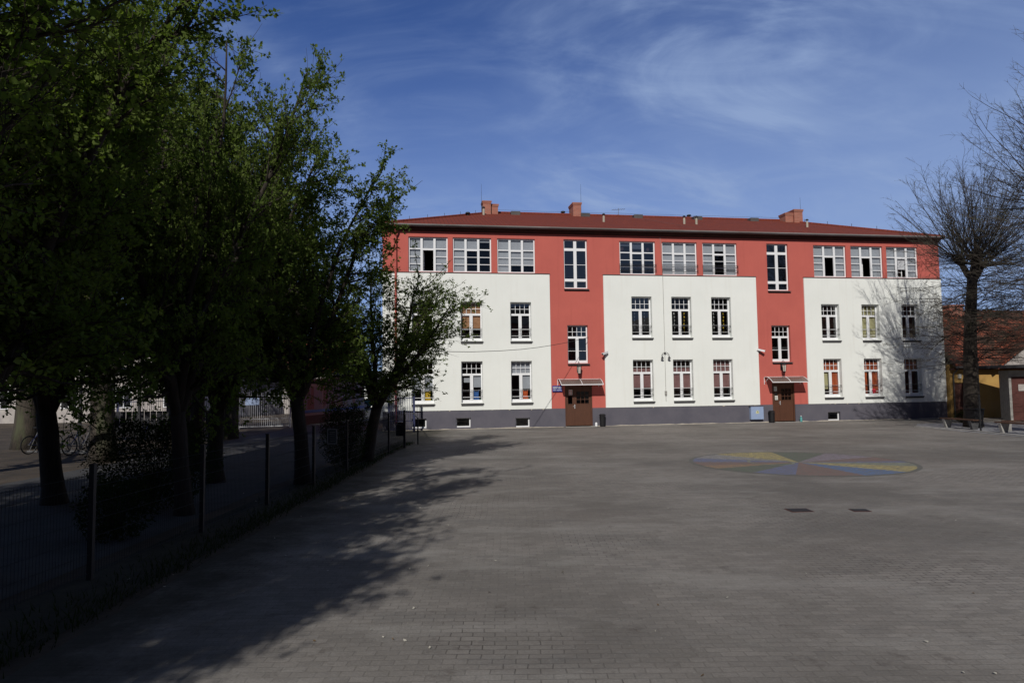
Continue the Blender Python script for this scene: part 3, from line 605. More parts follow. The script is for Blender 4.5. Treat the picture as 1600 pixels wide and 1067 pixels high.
mb = MB(); ax_ = 14.0; mb.tube([(ax_, ry, zr), (ax_, ry, zr+.55)], .015, 5); mb.tube([(ax_-.45, ry, zr+.42), (ax_+.45, ry, zr+.5)], .012, 5)
for q in range(6): mb.tube([(ax_-.4+q*.16, ry-.2, zr+.43+.01*q), (ax_-.4+q*.16, ry+.2, zr+.43+.01*q)], .006, 4)
mb.tube([(13.9, ry-.1, zr+.1), (14.6, 4.6, 12.72), (15.6, 2.6, 12.0), (16.5, .3, 11.15)], .006, 5)
mb.build('television_aerial', M['dull'], roof)
mb = MB(); mb.tube([(14.33, -.09, 8.45), (14.33, -.09, 1.3)], .012, 6); mb.box(14.27, 14.39, -.12, -.062, 1.62, 1.86)
mb.tube([(14.33, -.09, 8.3), (14.33, -.12, 8.4), (14.33, -.14, 8.6), (14.3, -.08, 9.2), (14.25, -.03, 10.5)], .01, 5)
mb.build('lightning_conductor', M['concrete'], B)

# doors -----------------------------------------------------------
for di, (x0, x1, z0, z1) in enumerate(doors):
    mb = MB(); y = .10; e = .07; xs = x0 + (x1-x0)*.36
    mb.box(x0, x0+e, y-.08, y+.05, 0.03, z1); mb.box(x1-e, x1, y-.08, y+.05, .03, z1); mb.box(x0+e, x1-e, y-.08, y+.05, z1-e, z1)
    mb.box(xs-.03, xs+.03, y-.045, y, .06, z1-e)
    def leafd(a, b, ga, gb, gz0, gz1):
        # stiles, rails and panel around a glazed opening
        mb.box(a, ga, y-.02, y+.03, .06, z1-e); mb.box(gb, b, y-.02, y+.03, .06, z1-e)
        mb.box(ga, gb, y-.02, y+.03, .06, gz0); mb.box(ga, gb, y-.02, y+.03, gz1, z1-e)
        mb.box(ga-.03, gb+.03, y-.035, y-.02, gz0-.04, gz0); mb.box(ga-.03, gb+.03, y-.035, y-.02, gz1, gz1+.04)
        n_ = int((b-a)/.1)
        for q in range(1, n_): mb.box(a+(b-a)*q/n_-.004, a+(b-a)*q/n_+.004, y-.026, y-.02, .1, gz0-.12)
    leafd(x0+e, xs-.03, x0+e+.11, xs-.12, 1.22, 1.66)
    leafd(xs+.03, x1-e, xs+.11, x1-e-.1, 1.25, 1.9)
    d = mb.build('door', M['door'], B)
    mb = MB(); mb.add([(x0+e+.1, y+.01, 1.2), (xs-.11, y+.01, 1.2), (xs-.11, y+.01, 1.68), (x0+e+.1, y+.01, 1.68)], [(0, 1, 2, 3)])
    mb.add([(xs+.1, y+.01, 1.24), (x1-e-.09, y+.01, 1.24), (x1-e-.09, y+.01, 1.92), (xs+.1, y+.01, 1.92)], [(0, 1, 2, 3)]); mb.build('pane', M['glass'], d)
    mb = MB()
    for q in (1, 2): x = xs+.11+(x1-e-.1-xs-.11)*q/3; mb.box(x-.012, x+.012, y-.02, y, 1.25, 1.9)
    for q in (1, 2): z = 1.25+.65*q/3; mb.box(xs+.11, x1-e-.1, y-.022, y-.002, z-.012, z+.012)
    mb.build('glazing_bars', M['door'], d)
    mb = MB(); mb.box(xs-.02, xs+.02, y-.06, y-.045, .98, 1.2); mb.tube([(xs, y-.05, 1.1), (xs, y-.1, 1.1), (xs-.11, y-.1, 1.1)], .011, 6); mb.build('handle', M['silver'], d)
    mb = MB(); yn = y-.024
    if di == 0:
        mb.box(x0+.23, x0+.43, yn-.003, yn, 1.72, 2.0); mb.build('notice', M['p_white'], d)
        mb = MB()
        for r_ in range(3):
            for c_ in range(2): mb.box(x0+.25+c_*.09, x0+.25+c_*.09+.055, yn-.006, yn-.0035, 1.75+r_*.085, 1.75+r_*.085+.05)
        mb.build('notice_print', M['p_red'], d)
    else:
        mb.box(x0+.16, x0+.34, yn-.003, yn, 1.76, 2.02); mb.build('notice', M['p_white'], d)
        mb = MB(); mb.box(x0+.2, x0+.38, yn-.003, yn, 1.26, 1.5); mb.build('notice', M['p_white'], d)
        mb = MB()
        for q in range(5): mb.box(x0+.18, x0+.30-.02*(q % 2), yn-.005, yn-.0032, 1.80+q*.04, 1.812+q*.04)
        for q in range(4): mb.box(x0+.22, x0+.35-.03*(q % 2), yn-.005, yn-.0032, 1.30+q*.045, 1.312+q*.045)
        mb.build('notice_print', M['sill'], d)
    mb = MB(); mb.box(x0-.05, x1+.1, -.35, -.03, -.05, .03); mb.build('doorstep', M['concrete'], B)
    mb = MB(); mb.box(x0+.2, x1-.2, -.28-.05, -.06, .03, .045); mb.build('scraper_mat', M['dark_metal'], B)
# canopies
for x0, x1 in ((8.22, 10.52), (20.26, 22.46)):
    mb = MB(); prof = []
    for k_ in range(9):
        t = k_/8; prof.append((-.03-.87*t, 2.56+.03*math.sin(t*math.pi*.9)-.30*t**2.2))
    for i in range(8):
        (ya, za), (yb_, zb_) = prof[i], prof[i+1]
        mb.add([(x0, ya, za), (x1, ya, za), (x1, yb_, zb_), (x0, yb_, zb_), (x0, ya, za-.006), (x1, ya, za-.006), (x1, yb_, zb_-.006), (x0, yb_, zb_-.006)], [(0, 3, 2, 1), (4, 5, 6, 7), (0, 4, 7, 3), (1, 2, 6, 5)])
    c = mb.build('canopy', M['canopy'], B)
    for x in (x0, (x0+x1)/2, x1):
        mb = MB(); mb.tube([(x, a, b+.012) for a, b in prof], .017, 6)
        if x != (x0+x1)/2: mb.tube([(x, -.01, 2.2), (x, -.12, 2.3), (x, -.45, 2.48)], .014, 6); mb.tube([(x, -.012, 2.15), (x, -.012, 2.57)], .016, 6)
        mb.build('bracket', M['white'], c)
    mb = MB(); mb.bar((x0-.01, prof[-1][0]-.01, prof[-1][1]), (x1+.01, prof[-1][0]-.01, prof[-1][1]), .03, .045); mb.bar((x0, -.02, 2.57), (x1, -.02, 2.57), .03, .03)
    mb.build('front_rail', M['white'], c)
mb = MB(); mb.tube([(20.3, -.02, 2.0), (20.3, -.02, 2.2)], .01, 5)

# things fixed to or standing by the facade (facade frame -> world)
def F(name, x, y, z=0, **k):
    wx, wy = fw(x, y); return empty(name, (wx, wy, z), TH, **k)
lampM = mat('frosted_lantern_glass', (.55, .53, .48), .3, (.5, .48, .42))
def lantern(x, lab):
    L_ = F('wall_lantern', x, 0, 2.85, label=lab, cat='wall lamp', group='lanterns over the school doors')
    mb = MB(); mb.box(-.05, .05, -.03, 0, .1, .52)
    mb.tube([(0, -.02, .45), (0, -.12, .60), (0, -.25, .66), (0, -.34, .58), (0, -.34, .47)], .014, 6)
    mb.tube([(0, -.02, .2), (0, -.1, .12), (0, -.18, .16), (0, -.15, .24)], .01, 6); mb.build('bracket', M['dark_metal'], L_)
    mb = MB(); mb.lathe((0, -.34, .40), [(.15, 0), (.13, .035), (.06, .07), (.02, .11)], 6); mb.lathe((0, -.34, -.02), [(.015, -.06), (.05, 0), (.09, .03)], 6)
    for q in range(6):
        a = q*math.pi/3; mb.tube([(.085*math.cos(a), -.34+.085*math.sin(a), .0), (.135*math.cos(a), -.34+.135*math.sin(a), .41)], .009, 4)
    mb.build('cage', M['dark_metal'], L_)
    mb = MB(); mb.lathe((0, -.34, .03), [(.07, 0), (.105, .36)], 6); mb.build('lamp_glass', lampM, L_)
lantern(9.36, 'dark wrought lantern over the left brown door with the blue sign')
lantern(21.33, 'dark wrought lantern over the right brown door beside the blue cabinet')
def camera_(x, z, flip, lab):
    c = F('security_camera', x, -.06 if flip == 1 else 0, z, label=lab, cat='security camera')
    mb = MB(); mb.box(-.05, .05, -.04, 0, -.06, .06); mb.tube([(0, -.03, 0), (.0, -.16, -.04), (flip*.0, -.2, .03)], .018, 6); mb.build('bracket', M['sill'], c)
    mb = MB(); a, b = Vector((.14*flip, -.12, .12)), Vector((-.20*flip, -.34, .0)); mb.bar(a, b, .10, .085); mb.bar(a+Vector((0, 0, .05)), b+Vector((-.03*flip, -.02, .05)), .12, .012); mb.build('housing', M['white'], c)
    mb = MB(); mb.bar(b, b+(b-a).normalized()*.012, .07, .06); mb.build('lens', M['black'], c)
camera_(10.86, 3.9, 1, 'white security camera on the corner between red strip and middle cream panel, left door side')
camera_(19.98, 4.02, -1, 'white security camera at the edge of the right red strip, above the blue cabinet')
fl = F('twin_floodlight', 14.33, -.06, 3.8, label='pair of small floodlights on a curved bracket on the middle cream panel', cat='floodlight')
mb = MB(); mb.tube([(.22*math.cos(R(a)), -.12, .2*math.sin(R(a))) for a in range(0, 181, 18)], .012, 6); mb.box(-.04, .04, -.1, 0, .12, .2); mb.build('bracket', M['sill'], fl)
for s_ in (-1, 1):
    mb = MB(); mb.lathe((s_*.2, -.16, -.14), [(.035, .12), (.05, .06), (.085, .0), (.08, -.02)], 10); mb.build('lamp_head', M['sill'], fl)
eb = F('electrical_cabinet', 19.27, -.03, .19, label='pale blue electrical cabinet on the plinth beside the right brown door', cat='electrical cabinet')
mb = MB(); mb.box(0, .76, -.20, 0, 0, .74); mb.build('cabinet_body', M['blueplate'], eb, bevel=.01)
mb = MB(); mb.box(.03, .73, -.212, -.203, .03, .71); mb.build('cabinet_door', M['blueplate'], eb)
mb = MB(); mb.box(-.05, .81, -.24, 0, .742, .78); mb.build('cabinet_roof', M['plinth'], eb)
mb = MB(); mb.add([(.29, -.216, .33), (.47, -.216, .33), (.47, -.216, .45), (.38, -.216, .53), (.29, -.216, .45)], [(0, 1, 2, 3, 4)]); mb.build('warning_label', mat('faded_yellow_label', (.6, .6, .35), .6), eb)
mb = MB(); mb.add([(.40, -.219, .50), (.35, -.219, .42), (.38, -.219, .42), (.36, -.219, .35), (.42, -.219, .44), (.385, -.219, .44)], [(0, 1, 2, 3, 4, 5)]); mb.build('warning_print', M['sill'], eb)
def bin_(x, lab):
    b = F('litter_bin', x, -.25, 0, label=lab, cat='litter bin', group='black litter bins beside the doors')
    mb = MB(); mb.lathe((0, 0, 0), [(.13, .0), (.15, .03), (.165, .55), (.16, .56)], 14); mb.build('bin_body', M['black'], b, smooth=False)
    mb = MB(); mb.lathe((0, 0, .58), [(.175, 0), (.175, .05), (.12, .09), (.115, .07)], 14); mb.build('bin_rim', M['black'], b)
bin_(10.62, 'black round litter bin right of the left brown door')
bin_(20.5, 'black round litter bin between the blue cabinet and right brown door')
bt = F('bottle', 22.32, -.2, 0, label='small teal plastic bottle on the ground right of the right door', cat='bottle')
mb = MB(); mb.lathe((0, 0, 0), [(.06, 0), (.07, .02), (.07, .2), (.03, .28), (.03, .32)], 12); mb.build('bottle_body', mat('teal_plastic', (.12, .38, .38), .4), bt)
mb = MB(); mb.lathe((0, 0, .32), [(.035, 0), (.035, .03)], 12); mb.build('cap', M['white'], bt)
bt = F('canister', 10.28, -.2, 0, label='small white canister on the ground between left door and black bin', cat='canister')
mb = MB(); mb.lathe((0, 0, 0), [(.06, 0), (.07, .02), (.065, .18), (.05, .22)], 12); mb.build('canister_body', M['white'], bt)
mb = MB(); mb.tube([(-.05, 0, .18), (-.05, 0, .28), (.05, 0, .28), (.05, 0, .18)], .006, 5); mb.build('handle', M['black'], bt)
# street-style blue sign with lettering
sg = F('school_sign', 8.18, -.065, 2.07, label='blue sign with white lettering on the red wall left of the left door', cat='sign')
mb = MB(); mb.box(-.27, .27, -.03, 0, -.16, .16); mb.build('sign_plate', M['signblue'], sg)
def text(body, size, x, z, parent, m, y=-.034, sx=1, name='lettering'):
    c = bpy.data.curves.new(name, 'FONT'); c.body = body; c.size = size; c.align_x = 'CENTER'; c.align_y = 'CENTER'; c.extrude = .001; c.resolution_u = 3
    try: c.offset = size*.02
    except Exception: pass
    o = bpy.data.objects.new(name, c); COL.objects.link(o); o.parent = parent; o.location = (x, y, z); o.rotation_euler = (R(90), 0, 0); c.materials.append(m); me = bpy.data.meshes.new_from_object(o.evaluated_get(bpy.context.evaluated_depsgraph_get())); bpy.data.objects.remove(o)
    o = bpy.data.objects.new(name, me); COL.objects.link(o); o.parent = parent; o.location = (x, y, z); o.rotation_euler = (R(90), 0, 0); o.scale = (sx, 1, 1); return o
text('SZKOŁA', .155, 0, .045, sg, M['p_white'], sx=.86); text('PODSTAWOWA', .07, 0, -.085, sg, M['p_white'], sx=.9)
# overhead cable
def cable(pts, r, name, lab, m='dark_metal'):
    mb = MB(); P_ = []
    for i in range(len(pts)-1):
        a, b = Vector(pts[i]), Vector(pts[i+1])
        for q in range(12):
            t = q/12; p = a.lerp(b, t); p.z -= 4*t*(1-t)*.35; P_.append(p)
    P_.append(Vector(pts[-1])); mb.tube(P_, r, 5); o = mb.build(name, M[m]); tag(o, lab, 'cable'); return o
cz = [(0, 4.85), (1, 4.62), (2, 4.42), (3, 4.24), (4, 4.08), (5.2, 3.92), (6.5, 3.79), (8, 3.68), (9.5, 3.62), (11, 3.6), (12.5, 3.62)]
mb = MB(); mb.tube([(*fw(9.98-.9*s_, -.03-s_), z) for s_, z in cz], .012, 5); o = mb.build('overhead_cable', M['dark_metal'], smooth=True); tag(o, 'thin dark cable sagging from the left stair window across the cream wall', 'cable')

# ------------------------------------------------------------------ left side: fence, gates, walls
fpts = [(-5.2, 5.7), (-5.1, 8.36), (-4.96, 11.0), (-4.82, 13.5), (-4.7, 16.2), (-4.55, 18.8), (-4.4, 21.3), (-4.29, 23.7), (-4.2, 26.5)]
fe = empty('mesh_fence', (-4.7, 16, 0), label='low dark wire mesh fence on thin posts running under the row of trees', cat='fence')
for i, (x, y) in enumerate(fpts):
    mb = MB(); X, Y = x+4.7, y-16; mb.box(X-.03, X+.03, Y-.03, Y+.03, -.05, 1.36); mb.box(X-.036, X+.036, Y-.036, Y+.036, 1.36, 1.375); mb.build('post', M['dark_metal'], fe)
    if i+1 < len(fpts):
        x2, y2 = fpts[i+1]; X2, Y2 = x2+4.7, y2-16; mb = MB(); L_ = math.hypot(X2-X, Y2-Y); n = int(L_/.05)
        for q in range(1, n):
            f = q/n; mb.tube([(X+(X2-X)*f, Y+(Y2-Y)*f, .06), (X+(X2-X)*f, Y+(Y2-Y)*f, 1.26)], .0025, 3, cap=False)
        for z in (.08, .3, .5, .7, .9, 1.1, 1.24):
            for s_ in (-.006, .006): mb.tube([(X+s_, Y, z), (X2+s_, Y2, z)], .003, 3, cap=False)
        mb.build('mesh_panel', M['dark_metal'], fe)
sg = empty('notice_plate', (-4.74, 18.0, .99), R(-5), label='small white framed notice hanging on the mesh fence', cat='sign')
mb = MB(); mb.box(-.008, .008, -.15, .15, -.2, .2); o=mb.build('plate', M['sill'], sg); o.rotation_euler = (0, 0, R(75))
mb = MB(); mb.box(-.010, .010, -.15, .15, -.2, -.17); mb.box(-.010, .010, -.15, .15, .17, .2); mb.box(-.010, .010, -.15, -.12, -.17, .17); mb.box(-.010, .010, .12, .15, -.17, .17)
for q in range(5): mb.box(-.010, .010, -.09, .07, -.12+q*.055, -.10+q*.055)
o=mb.build('frame', M['pale'], sg); o.rotation_euler = (0, 0, R(75))
gt = MB(); rr = random.Random(12)
for q in range(5200):
    y = rr.uniform(2.5, 28); x = (-4.15 if y < 26.5 else -4.0) - abs(rr.gauss(0, .35)) + rr.gauss(0, .05); h = rr.uniform(.03, .13); a = rr.uniform(0, 6.28); w = .006; dx, dy = rr.gauss(0, .03), rr.gauss(0, .03)
    gt.add([(x-w*math.cos(a), y-w*math.sin(a), 0), (x+w*math.cos(a), y+w*math.sin(a), 0), (x+dx, y+dy, h)], [(0, 1, 2)])
o = gt.build('grass_tufts', M['leaf_d']); tag(o, 'thin dark grass growing along the foot of the mesh fence', 'grass', kind='stuff')
# letter box on a post
lb = empty('letter_box', (-4.05, 25.6, 0), label='dark box mounted on a post by the blue gate', cat='letter box')
mb = MB(); mb.box(-.04, .04, -.04, .04, 0, 1.25); mb.build('post', M['black'], lb)
mb = MB(); mb.box(-.30, -.041, -.09, .09, .45, .95); mb.build('box_body', M['black'], lb, bevel=.01)
mb = MB(); mb.box(-.24, -.10, -.098, -.091, .85, .88); mb.build('slot', M['sill'], lb)
rl = empty('tube_rail', (-3.75, 27.2, 0), label='short dark tube rail at the end of the fence near the school corner', cat='rail')
mb = MB(); mb.tube([(-.02, 0, 0), (-.02, 0, 1.05)], .03, 8); mb.build('post', M['dark_metal'], rl)
mb = MB(); mb.tube([(-.02, 0, 1.02), (-1.0, 5.5, 1.02)], .028, 8); mb.build('top_rail', M['dark_metal'], rl)
def bar_gate(name, p0, p1, h, m, lab, cat, spikes=True, sp=.11, plate=False):
    g = empty(name, (p0[0], p0[1], 0), math.atan2(p1[1]-p0[1], p1[0]-p0[0]), label=lab, cat=cat)
    L_ = math.hypot(p1[0]-p0[0], p1[1]-p0[1])
    mb = MB(); mb.bar((0, 0, .12), (L_, 0, .12), .04); mb.bar((0, 0, h-.35), (L_, 0, h-.35), .04); mb.bar((0, 0, .55), (L_, 0, .55), .03); mb.build('frame', M[m], g)
    mb = MB(); n = int(L_/sp)
    for q in range(n+1):
        x = L_*q/n; mb.tube([(x, -.025, .08), (x, -.025, h-.12), (x, -.025, h)], [.011, .011, .002 if spikes else .011], 5)
    mb.build('bars', M[m], g)
    for x in (0, L_): mb = MB(); mb.box(x-.05, x+.05, -.05, .05, 0, h-.15); mb.box(x-.06, x+.06, -.06, .06, h-.15, h-.12); mb.build('post', M[m], g)
    if plate: mb = MB(); mb.box(.35, 1.1, -.06, -.04, h-.85, h-.45); mb.build('name_plate', M['blueplate'], g)
    return g
bar_gate('iron_gate', (-6.25, 34.6), (-5.0, 34.7), 2.05, 'navy', 'dark blue spiked iron gate by the left corner of the school', 'gate')
bar_gate('steel_gate', (-15.6, 39.0), (-12.95, 39.9), 2.2, 'silver', 'silver barred steel gate with a blue plate, between the old trees and the painted wall', 'gate', plate=True)
bar_gate('steel_fence', (-21.5, 37.3), (-15.7, 38.95), 2.0, 'navy', 'dark blue barred fence left of the silver gate behind the old trunks', 'fence')
# painted wall
mw = empty('mural_wall', (-13.1, 41.8, 0), math.atan2(10.6, 1.75), label='long concrete wall painted with a grey and rust coloured mural, along the driveway', cat='wall')
def mural():
    m = bpy.data.materials.new('painted_mural'); m.use_nodes = True; t = m.node_tree; L = t.links; p = t.nodes['Principled BSDF']; p.inputs['Roughness'].default_value = .85
    co = t.nodes.new('ShaderNodeTexCoord'); mp = t.nodes.new('ShaderNodeMapping'); mp.inputs['Scale'].default_value = (1.1, 1, .45); L.new(co.outputs['Object'], mp.inputs[0])
    v = t.nodes.new('ShaderNodeTexVoronoi'); v.inputs['Scale'].default_value = 1.3; L.new(mp.outputs[0], v.inputs['Vector'])
    cr = t.nodes.new('ShaderNodeValToRGB'); cr.color_ramp.interpolation = 'CONSTANT'
    e = cr.color_ramp.elements; e[0].color = (.33, .33, .36, 1); e[1].position = .3; e[1].color = (.27, .16, .14, 1)
    for pos, c in ((.48, (.30, .31, .34, 1)), (.66, (.27, .25, .28, 1)), (.82, (.40, .39, .38, 1))): k_ = e.new(pos); k_.color = c
    L.new(v.outputs['Color'], cr.inputs[0]); n = t.nodes.new('ShaderNodeTexNoise'); n.inputs['Scale'].default_value = 6; L.new(mp.outputs[0], n.inputs['Vector'])
    x = t.nodes.new('ShaderNodeMixRGB'); x.blend_type = 'MULTIPLY'; x.inputs[0].default_value = .5; L.new(cr.outputs[0], x.inputs[1]); L.new(n.outputs['Color'], x.inputs[2]); L.new(x.outputs[0], p.inputs['Base Color']); return m
M['mural'] = mural()
LW = 10.75
mb = MB(); mb.add([(0, 0, -.1), (LW, 0, -.1), (LW, .25, -.1), (0, .25, -.1), (0, 0, 2.75), (LW, 0, 3.3), (LW, .25, 3.3), (0, .25, 2.75)], [(0, 3, 2, 1), (4, 5, 6, 7), (0, 1, 5, 4), (1, 2, 6, 5), (2, 3, 7, 6), (3, 0, 4, 7)]); mb.build('wall_body', M['concrete'], mw)
for a, b in ((.3, 3.3), (3.6, 7.1), (7.4, 10.4)): mb = MB(); mb.box(a, b, -.02, -.002, .95, 2.35); mb.build('mural_panel', M['mural'], mw)
mb = MB(); mb.box(.2, LW-.1, -.03, -.003, .72, .9); mb.build('blue_stripe', M['signblue'], mw)
mb = MB(); mb.box(0, LW, -.05, -.004, 0, .55); mb.build('base', mat('stained_brown_base', (.10, .07, .055), .9), mw)

# far left houses and street
def house(name, x0, x1, y0, y1, h, hr, wall, roof_, lab, wins_=(), rz=0, along='x', chim=None):
    o = empty(name, (x0, y0, 0), rz, label=lab, cat='house' if name == 'house' else 'building'); w, d = x1-x0, y1-y0
    mb = MB(); mb.box(0, w, 0, d, -.1, h)
    if along == 'x': mb.add([(0, 0, h), (0, d, h), (0, d/2, h+hr)], [(0, 2, 1)]); mb.add([(w, 0, h), (w, d, h), (w, d/2, h+hr)], [(0, 1, 2)])
    else: mb.add([(0, 0, h), (w, 0, h), (w/2, 0, h+hr)], [(0, 1, 2)]); mb.add([(0, d, h), (w, d, h), (w/2, d, h+hr)], [(0, 2, 1)])
    mb.build('wall', M[wall], o)
    mb = MB(); t = .14; e = .35
    if along == 'x':
        s = hr/(d/2)
        for a, b, sg_ in ((-e, d/2, 1), (d+e, d/2, -1)):
            za, zb = h+.02-e*s, h+hr+.02
            mb.add([(-e, a, za), (w+e, a, za), (w+e, b, zb), (-e, b, zb), (-e, a, za+t), (w+e, a, za+t), (w+e, b, zb+t), (-e, b, zb+t)], [(0, 3, 2, 1), (4, 5, 6, 7), (0, 1, 5, 4), (1, 2, 6, 5), (2, 3, 7, 6), (3, 0, 4, 7)])
    else:
        s = hr/(w/2)
        for a, b in ((-e, w/2), (w+e, w/2)):
            za, zb = h+.02-e*s, h+hr+.02
            mb.add([(a, -e, za), (a, d+e, za), (b, d+e, zb), (b, -e, zb), (a, -e, za+t), (a, d+e, za+t), (b, d+e, zb+t), (b, -e, zb+t)], [(0, 3, 2, 1), (4, 5, 6, 7), (0, 1, 5, 4), (1, 2, 6, 5), (2, 3, 7, 6), (3, 0, 4, 7)])
    r = mb.build('roof', M[roof_], o)
    for (a, z, ww, hh) in wins_:
        mb = MB(); mb.box(a, a+ww, -.04, -.003, z, z+.07); mb.box(a, a+ww, -.04, -.003, z+hh-.07, z+hh); mb.box(a, a+.07, -.04, -.003, z+.07, z+hh-.07); mb.box(a+ww-.07, a+ww, -.04, -.003, z+.07, z+hh-.07); mb.box(a+ww/2-.03, a+ww/2+.03, -.035, -.003, z+.07, z+hh-.07)
        f = mb.build('window', M['white'], o); mb = MB(); mb.box(a+.06, a+ww-.06, -.012, -.002, z+.06, z+hh-.06); mb.build('pane', M['black'], f)
    if chim:
        mb = MB(); cx, cy, cz = chim; mb.box(cx-.35, cx+.35, cy-.3, cy+.3, h, cz); mb.box(cx-.4, cx+.4, cy-.35, cy+.35, cz, cz+.12); mb.build('chimney', M['brick'], r)
    return o
house('house', -44, -23, 50, 60, 5.6, 3.0, 'pale', 'slate', 'pale rendered house glimpsed between the trunks at the far left', [(2, 1, 1.2, 1.5), (6, 1, 1.2, 1.5), (11, 1, 1.2, 1.5), (15, 1, 1.2, 1.5), (18.5, 1, 1.2, 1.5)])
house('house', -26, -16.2, 62, 72, 3.9, 2.9, 'pale', 'old_tile', 'house with an orange tiled roof behind the mural wall', [(1, 1, 1.2, 1.3), (4, 1, 1.2, 1.3), (7, 1, 1.2, 1.3)], chim=(7.5, 5, 7.4))
house('house', -26, -9, 88, 97, 2.7, 1.6, 'cream', 'slate', 'low white house with a grey roof behind the teal car', [(8, 1, 1.2, 1.1)])
house('rear_sky_blocker', -34, 30, -36, -24, 11.5, 3.0, 'brick', 'slate', 'unseen brick block added behind the camera to cut sky fill')  # added out of view to block low sky and darken shade and reflections
house('side_sky_blocker', 34, 44, -22, 26, 9.5, 2.5, 'brick', 'slate', 'unseen brick block added right of the courtyard to cut sky fill', along='y')  # second added block, keeps low sky light from the right off the yard
car = empty('parked_car', (-15.0, 76, 0), 0, label='small teal hatchback parked on the sunny street beyond the gate', cat='car')
def carbody():
    mb = MB(); side = [(-1.8, .35), (-1.82, .75), (-1.65, .95), (-1.1, 1.0), (-.6, 1.42), (.9, 1.46), (1.55, 1.05), (1.78, .95), (1.82, .4), (1.5, .25), (-1.5, .25)]
    n = len(side); Wd = .8
    for y, s_ in ((-Wd, 1), (-Wd+.06, 1.0), (Wd-.06, 1.0), (Wd, 1)):
        for (x, z) in side: mb.v.append((x*(.985 if abs(y) == Wd else 1), y*(1 if z < 1.05 else .86), z))
    for k_ in range(3):
        for i in range(n): mb.f.append((k_*n+i, k_*n+(i+1) % n, (k_+1)*n+(i+1) % n, (k_+1)*n+i)); mb.m.append(0)
    mb.f.append(tuple(reversed(range(n)))); mb.f.append(tuple(3*n+i for i in range(n))); mb.m += [0, 0]
    return mb
carbody().build('body', M['teal'], car, bevel=.03)
mb = MB()
for a in ([(-1.0, 1.02), (-.58, 1.36), (-.02, 1.38), (-.02, 1.02)], [(.04, 1.02), (.04, 1.38), (.86, 1.4), (1.3, 1.06)]):
    mb.add([(x, -.80 if z < 1.1 else -.735, z) for x, z in a], [(0, 1, 2, 3)])
mb.add([(-1.12, -.6, 1.02), (-1.12, .6, 1.02), (-.63, .58, 1.41), (-.63, -.58, 1.41)], [(0, 1, 2, 3)]); mb.build('side_window', M['pale'], car)
for x in (-1.15, 1.15):
    for y in (-.76, .76):
        mb = MB(); mb.lathe((x, y-.09, .31), [(.2, 0), (.31, .02), (.31, .16), (.2, .18)], 18, axis='y'); w = mb.build('wheel', M['rubber'], car)
        mb = MB(); mb.lathe((x, y-.10, .31), [(.05, -.005), (.19, .0), (.19, .19)], 12, axis='y'); mb.build('rim', M['silver'], w)
mb = MB(); mb.box(-1.84, -1.78, -.7, -.45, .7, .85); mb.build('headlight', M['white'], car)
mb = MB(); mb.box(-1.84, -1.78, .45, .7, .7, .85); mb.build('headlight', M['white'], car)
wall_ = MB(); wall_.box(-19, -9, 80, 80.3, -.1, 1.9); wall_.box(-19.05, -8.95, 79.95, 80.35, 1.9, 2.0); o = wall_.build('garden_wall', M['cream']); tag(o, 'low white garden wall across the street behind the teal car', 'wall')

# bicycle shelter and bicycles
sh = empty('bicycle_shelter', (-15.3, 30, 0), label='dark open bicycle shelter with flat roof between the big trunks', cat='shelter')
mb = MB(); mb.add([(-3.2, -1.2, 2.9), (2.2, -1.2, 2.9), (2.2, 1.6, 3.2), (-3.2, 1.6, 3.2), (-3.2, -1.2, 3.02), (2.2, -1.2, 3.02), (2.2, 1.6, 3.32), (-3.2, 1.6, 3.32)], [(0, 3, 2, 1), (4, 5, 6, 7), (0, 1, 5, 4), (1, 2, 6, 5), (2, 3, 7, 6), (3, 0, 4, 7)]); mb.build('roof', M['felt'], sh)
for x in (-3.0, -.5, 2.0):
    for y, z in ((-1.0, 2.92), (1.4, 3.17)): mb = MB(); mb.box(x-.05, x+.05, y-.05, y+.05, 0, z); mb.build('post', M['dark_metal'], sh)
mb = MB()
for q in range(18): mb.box(-3.0+q*.28, -3.0+q*.28+.24, 1.46, 1.5, .2, 1.3)
mb.build('back_boards', M['felt'], sh)
rk = empty('bicycle_rack', (-16.4, 24.9, 0), R(-20), label='low steel bicycle rack with slanted hoops under the trees at the left', cat='bicycle rack')
mb = MB(); mb.tube([(-1.7, 0, .06), (1.7, 0, .06)], .025, 6); mb.tube([(-1.7, .5, .06), (1.7, .5, .06)], .025, 6); mb.build('base_rail', M['dull'], rk)
mb = MB()
for q in range(12): x = -1.6+q*.29; mb.tube([(x, .0, .06), (x+.06, .25, .75), (x+.08, .3, .78), (x+.1, .5, .06)], .014, 5)
mb.build('hoops', M['dull'], rk)
